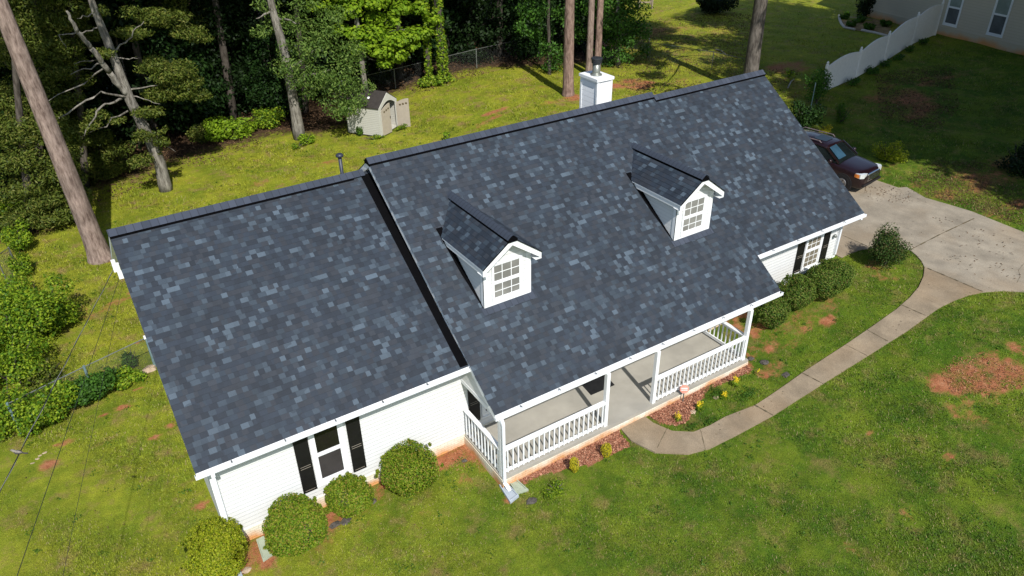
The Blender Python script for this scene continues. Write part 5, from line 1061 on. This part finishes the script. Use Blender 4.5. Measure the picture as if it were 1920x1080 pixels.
# ---- chain link fences
M_mesh = plain('mesh_wire', (.10, .11, .10), .6, .3, .3, var=.2)
def chain(label, pts, hts, post_r=.03, cell=.075, cat='fence', pm=M_steel, name='chain_link_fence', wr=.0016, mesh=True):
    P_ = [Vector((p[0], p[1], float(zt(p[0])))) for p in pts]; t = thing(name, P_[0], label, cat)
    for p, h in zip(P_, hts): lbuild(MB().tube([p-Vector((0, 0, .1)), p+Vector((0, 0, h+.04))], post_r, 8), 'post', pm, t)
    for i in range(len(P_)-1):
        a, b = P_[i], P_[i+1]; ha, hb = hts[i], hts[i+1]
        lbuild(MB().tube([a+Vector((0, 0, ha)), b+Vector((0, 0, hb))], .018, 6), 'top_rail', M_steel if pm is not M_mesh else M_mesh, t)
        if not mesh: continue
        L = (b-a).length; n = int(L/cell); m = MB(); hb_ = min(ha, hb)
        def pt(s, z): q = a.lerp(b, s/L); return (q.x, q.y, q.z+z*((ha+(hb-ha)*s/L)/hb_))
        for k in range(-int(hb_/cell)-1, n+1):
            for sg in (1, -1):
                s0 = k*cell; zA, zB = 0.03, hb_
                sa, sb = (s0, s0+hb_) if sg > 0 else (s0+hb_, s0)
                # clip to the bay
                p0 = [sa, zA]; p1 = [sb, zB]
                def clip(p, q):
                    if p[0] < 0: f = (0-p[0])/(q[0]-p[0]+1e-9); p = [0, p[1]+f*(q[1]-p[1])]
                    if p[0] > L: f = (L-p[0])/(q[0]-p[0]+1e-9); p = [L, p[1]+f*(q[1]-p[1])]
                    return p
                if max(sa, sb) <= 0 or min(sa, sb) >= L: continue
                q0 = clip(p0, p1); q1 = clip(p1, p0); m.bar(pt(*q0), pt(*q1), wr*2)
        lbuild(m, 'wire_mesh', M_mesh, t, fixn=False)
    return t
chain('chain link fence with vines between the hedge and the left house wall', [(-3.88, 8.45), (-1.74, 9.15), (.2, 9.75)], [1.2, 1.2, 1.2], .04, .065, pm=M_steelB)
o = MB().box(.14, .24, 9.70, 9.80, 1.18, 1.27).build('fence_cap', M_white); tag(o, 'small white block where the chain link fence meets the house', 'post cap')
chain('open chain link gate leaning among the hedge leaves', [(-3.67, 18.77), (-3.25, 19.75)], [1.35, 1.15], .03, .07, name='chain_link_gate', cat='gate')
chain('chain link fence in the dark along the back of the yard behind the shed', [G(*p)[:2] for p in [(640, 190), (742, 166), (894, 128), (1010, 101), (1120, 85), (1215, 108)]], [1.3]*6, .035, .12)
chain('thin chain link fence crossing the shaded lawn behind the roof', [G(*p)[:2] for p in [(1218, 112), (1334, 131), (1398, 146)]], [1.2]*3, .022, .14, pm=M_mesh)
chain('lone galvanised fence post standing in the dark bush', [G(1519, 208)[:2]], [1.6], .03, pm=M_steelB)
# vines on the corner fence
for k, (a, b, h, lb, rr) in enumerate([(.02, .36, 1.35, 'thick green vine smothering the corner of the chain link fence', .38), (.34, .62, 1.0, 'darker vine sprawling along the middle of the chain link fence', .34), (.60, .86, .6, 'low vine trailing along the foot of the chain link fence', .26)]):
    A = Vector((-3.88, 8.45, 0)); B_ = Vector((.2, 9.75, 0)); rg = random.Random(k+9); p0 = A.lerp(B_, (a+b)/2); t = thing('vine', p0, lb, 'vine'); bl = []
    for i in range(9):
        c = A.lerp(B_, a+(b-a)*(i+.5)/9); bl.append(((c.x+.1+rg.uniform(-.1, .1), c.y-.12+rg.uniform(-.25, .1), h*rg.uniform(.25, .8)), (rr, rr, h*.33)))
    foliage('foliage', bl, (ML_vine, ML_mid, ML_vine)[k], t, dens=420, L=.095, Wd=.075, seed=400+k, shell=.7, gap=.15, gs=4, zmin=.02)
    m = MB(); m.tube([A.lerp(B_, a)+Vector((0, -.05, .1)), A.lerp(B_, (a+b)/2)+Vector((0, -.05, h*.7)), A.lerp(B_, b)+Vector((0, -.05, .15))], .015, 6); m.build('stem', MB_dark, t)
# ---- overhead wires and the bird
def cable(name, A, B_, r, label, mat, sag=.25, ext=2.0, twist=False):
    A = Vector(A); B_ = Vector(B_); E2 = A+(B_-A)*ext; n = 60; pts = [A.lerp(E2, i/n)-Vector((0, 0, sag*math.sin(math.pi*min(1, i/n*ext))*(1 if i/n*ext < 1 else 0))) for i in range(n+1)]
    t = MB().tube(pts, r, 6).build(name, mat); tag(t, label, 'cable')
    if twist:
        q = [p+Vector((math.cos(i*1.1), 0, math.sin(i*1.1)))*r*1.5 for i, p in enumerate(pts)]; MB().tube(q, r*.7, 5).build('bare_wire', M_alu, t)
cable('overhead_cable', (-.06, 6.75, 5.45), atZ(0, 921, 6.6), .008, 'thick twisted service cable on which the bird perches', M_wire, sag=.0, twist=True)
cable('overhead_cable', (-.04, 6.55, 5.2), atZ(32, 1080, 6.4), .0055, 'thin black cable right of the twisted one', M_wire, sag=.0)
cable('overhead_cable', (-.03, 6.5, 5.0), atZ(118, 1080, 6.2), .0035, 'faintest cable, farthest right of the three over the side lawn', M_wire, sag=.0)
A_ = np.array([-.06, 6.75, 5.45]); Bq = atZ(0, 921, 6.6); ts = np.linspace(.5, 1.2, 300); pj = [proj(A_+(Bq-A_)*t)[1] for t in ts]; tb = ts[int(np.argmin(np.abs(np.array(pj)-853)))]; bp_ = Vector(A_+(Bq-A_)*tb)
bird = thing('perched_bird', bp_, 'grey bird with a long tail perched on the service cable', 'bird')
M_bird = plain('bird_grey', (.22, .20, .17), .8, .1, var=.25, sc=40); M_birdd = plain('bird_dark', (.06, .055, .05), .8, .1, var=.2, sc=40)
bd = Vector((RT[0], RT[1], 0)).normalized()
def bp3(x, z, y=0): return bp_+bd*x+Vector((0, 0, z))+Vector((-bd.y, bd.x, 0))*y
MB().tube([bp3(-.105, .105), bp3(-.09, .105), bp3(-.07, .10), bp3(-.045, .08), bp3(0, .055), bp3(.04, .045), bp3(.07, .04)], [.006, .018, .021, .024, .036, .026, .010], 12).build('body', M_bird, bird, smooth=True)
MB().tube([bp3(.06, .042), bp3(.11, .035), bp3(.17, .03)], [.010, .014, .012], 8).build('tail', M_birdd, bird, smooth=True)
MB().tube([bp3(-.104, .105), bp3(-.128, .10)], [.005, .001], 6).build('beak', M_birdd, bird)
for s_ in (-1, 1):
    MB().tube([bp3(-.04, .075, s_*.022), bp3(.0, .06, s_*.036), bp3(.05, .05, s_*.022), bp3(.085, .045, s_*.008)], [.008, .016, .012, .003], 8).build('wing', M_birdd, bird, smooth=True)
    MB().tube([bp3(0, .03, s_*.012), bp3(0, .005, s_*.012)], .003, 5).build('leg', M_birdd, bird)

# ---- small things
mat_ = MB(); q = [(11.27, -.03), (12.2, -.05), (12.27, .53), (11.34, .57)]
mat_.prism(q, 'z', .386, .402); o = mat_.build('doormat', plain('mat_rubber', (.012, .012, .013), .8, .2, var=.3)); tag(o, 'black rectangular doormat lying on the porch floor', 'doormat')
def splash(pxs, mat, label):
    P_ = [Vector(G(*p)) for p in pxs]; zz = max(p.z for p in P_)
    def ins(k): c = sum(P_, Vector())/4; return [p.lerp(c, k) for p in P_]
    I = ins(.2); m = MB(); lo = [Vector((p.x, p.y, zz-.03)) for p in P_]; hi = [Vector((p.x, p.y, zz+.07)) for p in P_]; ih = [Vector((p.x, p.y, zz+.07)) for p in I]; il = [Vector((p.x, p.y, zz+.03)) for p in I]
    vs = lo+hi+ih+il; fs_ = []
    for i in range(4):
        j = (i+1) % 4; fs_ += [(i, j, 4+j, 4+i), (4+i, 4+j, 8+j, 8+i), (8+i, 8+j, 12+j, 12+i)]
    fs_ += [(12, 13, 14, 15), (3, 2, 1, 0)]; m.add(vs, fs_); tag(m.build('splash_block', mat), label, 'splash block')
splash([(936, 912), (957, 945), (973, 932), (950, 907)], plain('bluish_concrete', (.36, .40, .44), .8, .2, var=.08), 'bluish grey splash block under the porch downspout')
splash([(951, 901), (968, 928), (991, 921), (963, 896)], plain('greenish_concrete', (.33, .37, .28), .85, .2, var=.12), 'greenish splash block lying right of the porch downspout')
splash([(481, 1015), (494, 1055), (515, 1040), (495, 1008)], plain('greenish_concrete', (.33, .37, .28)), 'greenish splash block between the two leftmost boxwoods')
splash([(434, 1072), (440, 1094), (458, 1088), (450, 1067)], plain('bluish_concrete', (.36, .40, .44)), 'bluish splash block at the bottom edge of the picture, below the leftmost boxwood')
def stone(u, v, r, mat, label, seed, flat=.5):
    p = G(u, v); rg = np.random.RandomState(seed); n, k = 8, 5; m = MB(); vs = []
    for i in range(k+1):
        for j in range(n):
            th = math.pi*i/k; ph = 2*math.pi*j/n; rr = r*(1+rg.uniform(-.25, .25)); vs.append((p[0]+rr*math.sin(th)*math.cos(ph)*1.3, p[1]+rr*math.sin(th)*math.sin(ph), p[2]+rr*math.cos(th)*flat+.01))
    m.add(vs, [(i*n+j, i*n+(j+1) % n, (i+1)*n+(j+1) % n, (i+1)*n+j) for i in range(k) for j in range(n)]); tag(m.build('stone', mat), label, 'stone')
MS = plain('grey_stone', (.085, .075, .065), .85, .2, var=.4, sc=12); MT = plain('tan_stone', (.38, .29, .2), .85, .2, var=.2, sc=12)
stone(628, 984, .12, MS, 'grey flat stone between the two smaller boxwoods, nearer the lawn', 1, .3); stone(648, 978, .13, MS, 'dark stone at the foot of the smallest boxwood', 2, .3); stone(698, 940, .1, MS, 'grey stone between the smallest boxwood and the next one right', 3, .35)
stone(871, 864, .07, MS, 'small dark lump on the bare clay beside the porch', 4); stone(998, 940, .13, MS, 'dark clump on the lawn right of the splash blocks', 5); stone(1433, 680, .12, MS, 'dark lump on the weedy ground right of the porch corner', 6); stone(1408, 673, .1, MS, 'dark lump touching the right porch corner', 7); stone(1474, 703, .12, MS, 'dark lump beside the path edge', 8, .3)
stone(1342, 745, .08, MT, 'tan stone among the weeds in the right bed', 9); stone(1299, 773, .08, MT, 'tan stone beside the mulch in the right bed', 10); stone(280, 693, .22, MT, 'pale concrete lump at the house foot by the chain link fence', 11, .4)
stone(463, 1070, .1, MT, 'tan stone below the leftmost boxwood', 12, .4)
for k, (u, v, r) in enumerate([(76, 855, .05), (70, 862, .06), (84, 850, .05), (62, 870, .06)]): stone(u, v, r, MT, ['second stone from the wire in the row below the vine', 'third stone up the row below the vine', 'topmost stone of the row below the vine', 'lowest stone of the row below the vine, nearest the cable'][k], 20+k, .6)
CL = leafm('clay_crumbs', [(.20, .075, .035), (.36, .15, .075), (.46, .24, .14)], 0., .95)
chips('clay_crumbs', [tuple(G(*p)[:2]) for p in [(1760, 700), (1790, 668), (1860, 672), (1919, 690), (1919, 730), (1850, 735), (1790, 742)]], 1100, CL, .06, 'crumbs of red clay on the bare patch at the right of the lawn', 'clay', 31)
chips('clay_crumbs', [tuple(G(*p)[:2]) for p in [(815, 880), (850, 835), (880, 835), (905, 870), (860, 885)]], 260, CL, .05, 'crumbs of red clay between the last boxwood and the porch', 'clay', 32)
# yard sign
p = Vector(G(1280, 754)); sg = thing('yard_sign', p, 'small faded red octagonal sign on a stake in the bed by the porch', 'sign')
f = Vector((-FW[0], -FW[1], .25)).normalized(); rx = Vector((RT[0], RT[1], 0)).normalized(); uz = f.cross(rx); c = p+Vector((0, 0, .52))
MB().bar(p-Vector((0, 0, .1)), p+Vector((0, 0, .45)), .035, .02).build('stake', M_steel, sg)
oc = [c+rx*math.cos(math.pi/8+i*math.pi/4)*.15+uz*math.sin(math.pi/8+i*math.pi/4)*.15 for i in range(8)]
MB().add(oc+[q-f*.012 for q in oc], [tuple(range(8)), tuple(range(15, 7, -1))]+[(i, i+8, (i+1) % 8+8, (i+1) % 8) for i in range(8)]).build('sign_board', plain('faded_red', (.62, .26, .19), .6, .3), sg)
for k in range(2):
    cc = c+f*.003+uz*(.03-.06*k); MB().add([cc-rx*.1-uz*.012, cc+rx*.1-uz*.012, cc+rx*.1+uz*.012, cc-rx*.1+uz*.012], [(0, 1, 2, 3)]).build('lettering', M_white, sg, fixn=False)
# fallen sticks
for k, (a, b, lb) in enumerate([((1342, 94), (1362, 104), 'pale fallen branch on the shaded lawn left of the grey pine'), ((1477, 166), (1489, 149), 'thin pale stick on the dark ground right of the roof ridge'), ((1420, 13), (1426, 10), 'short white stick on the bright far lawn')]):
    A, B_ = Vector(G(*a)), Vector(G(*b)); m = MB(); m.tube([A+Vector((0, 0, .05)), A.lerp(B_, .5)+Vector((.1, .1, .12)), B_+Vector((0, 0, .05))], [.05, .04, .015], 6); tag(m.build('fallen_branch', MB_dead), lb, 'branch')
# wooden play frame at the far lawn edge
pf = Vector(G(1222, 17)); fr = thing('wooden_frame', pf, 'weathered wooden frame with rails at the top edge beside the elm', 'wooden frame')
MW = plain('weathered_wood', (.30, .25, .18), .85, .2, var=.25)
for dx, dy in ((0, 0), (-1.0, .6), (1.2, 1.5), (.2, 2.1)): MB().box(pf.x+dx-.06, pf.x+dx+.06, pf.y+dy-.06, pf.y+dy+.06, pf.z-.1, pf.z+1.8).build('post', MW, fr)
for z in (.6, 1.1, 1.6): MB().bar(pf+Vector((0, 0, z)), pf+Vector((-1.0, .6, z)), .05, .12).build('rail', MW, fr)
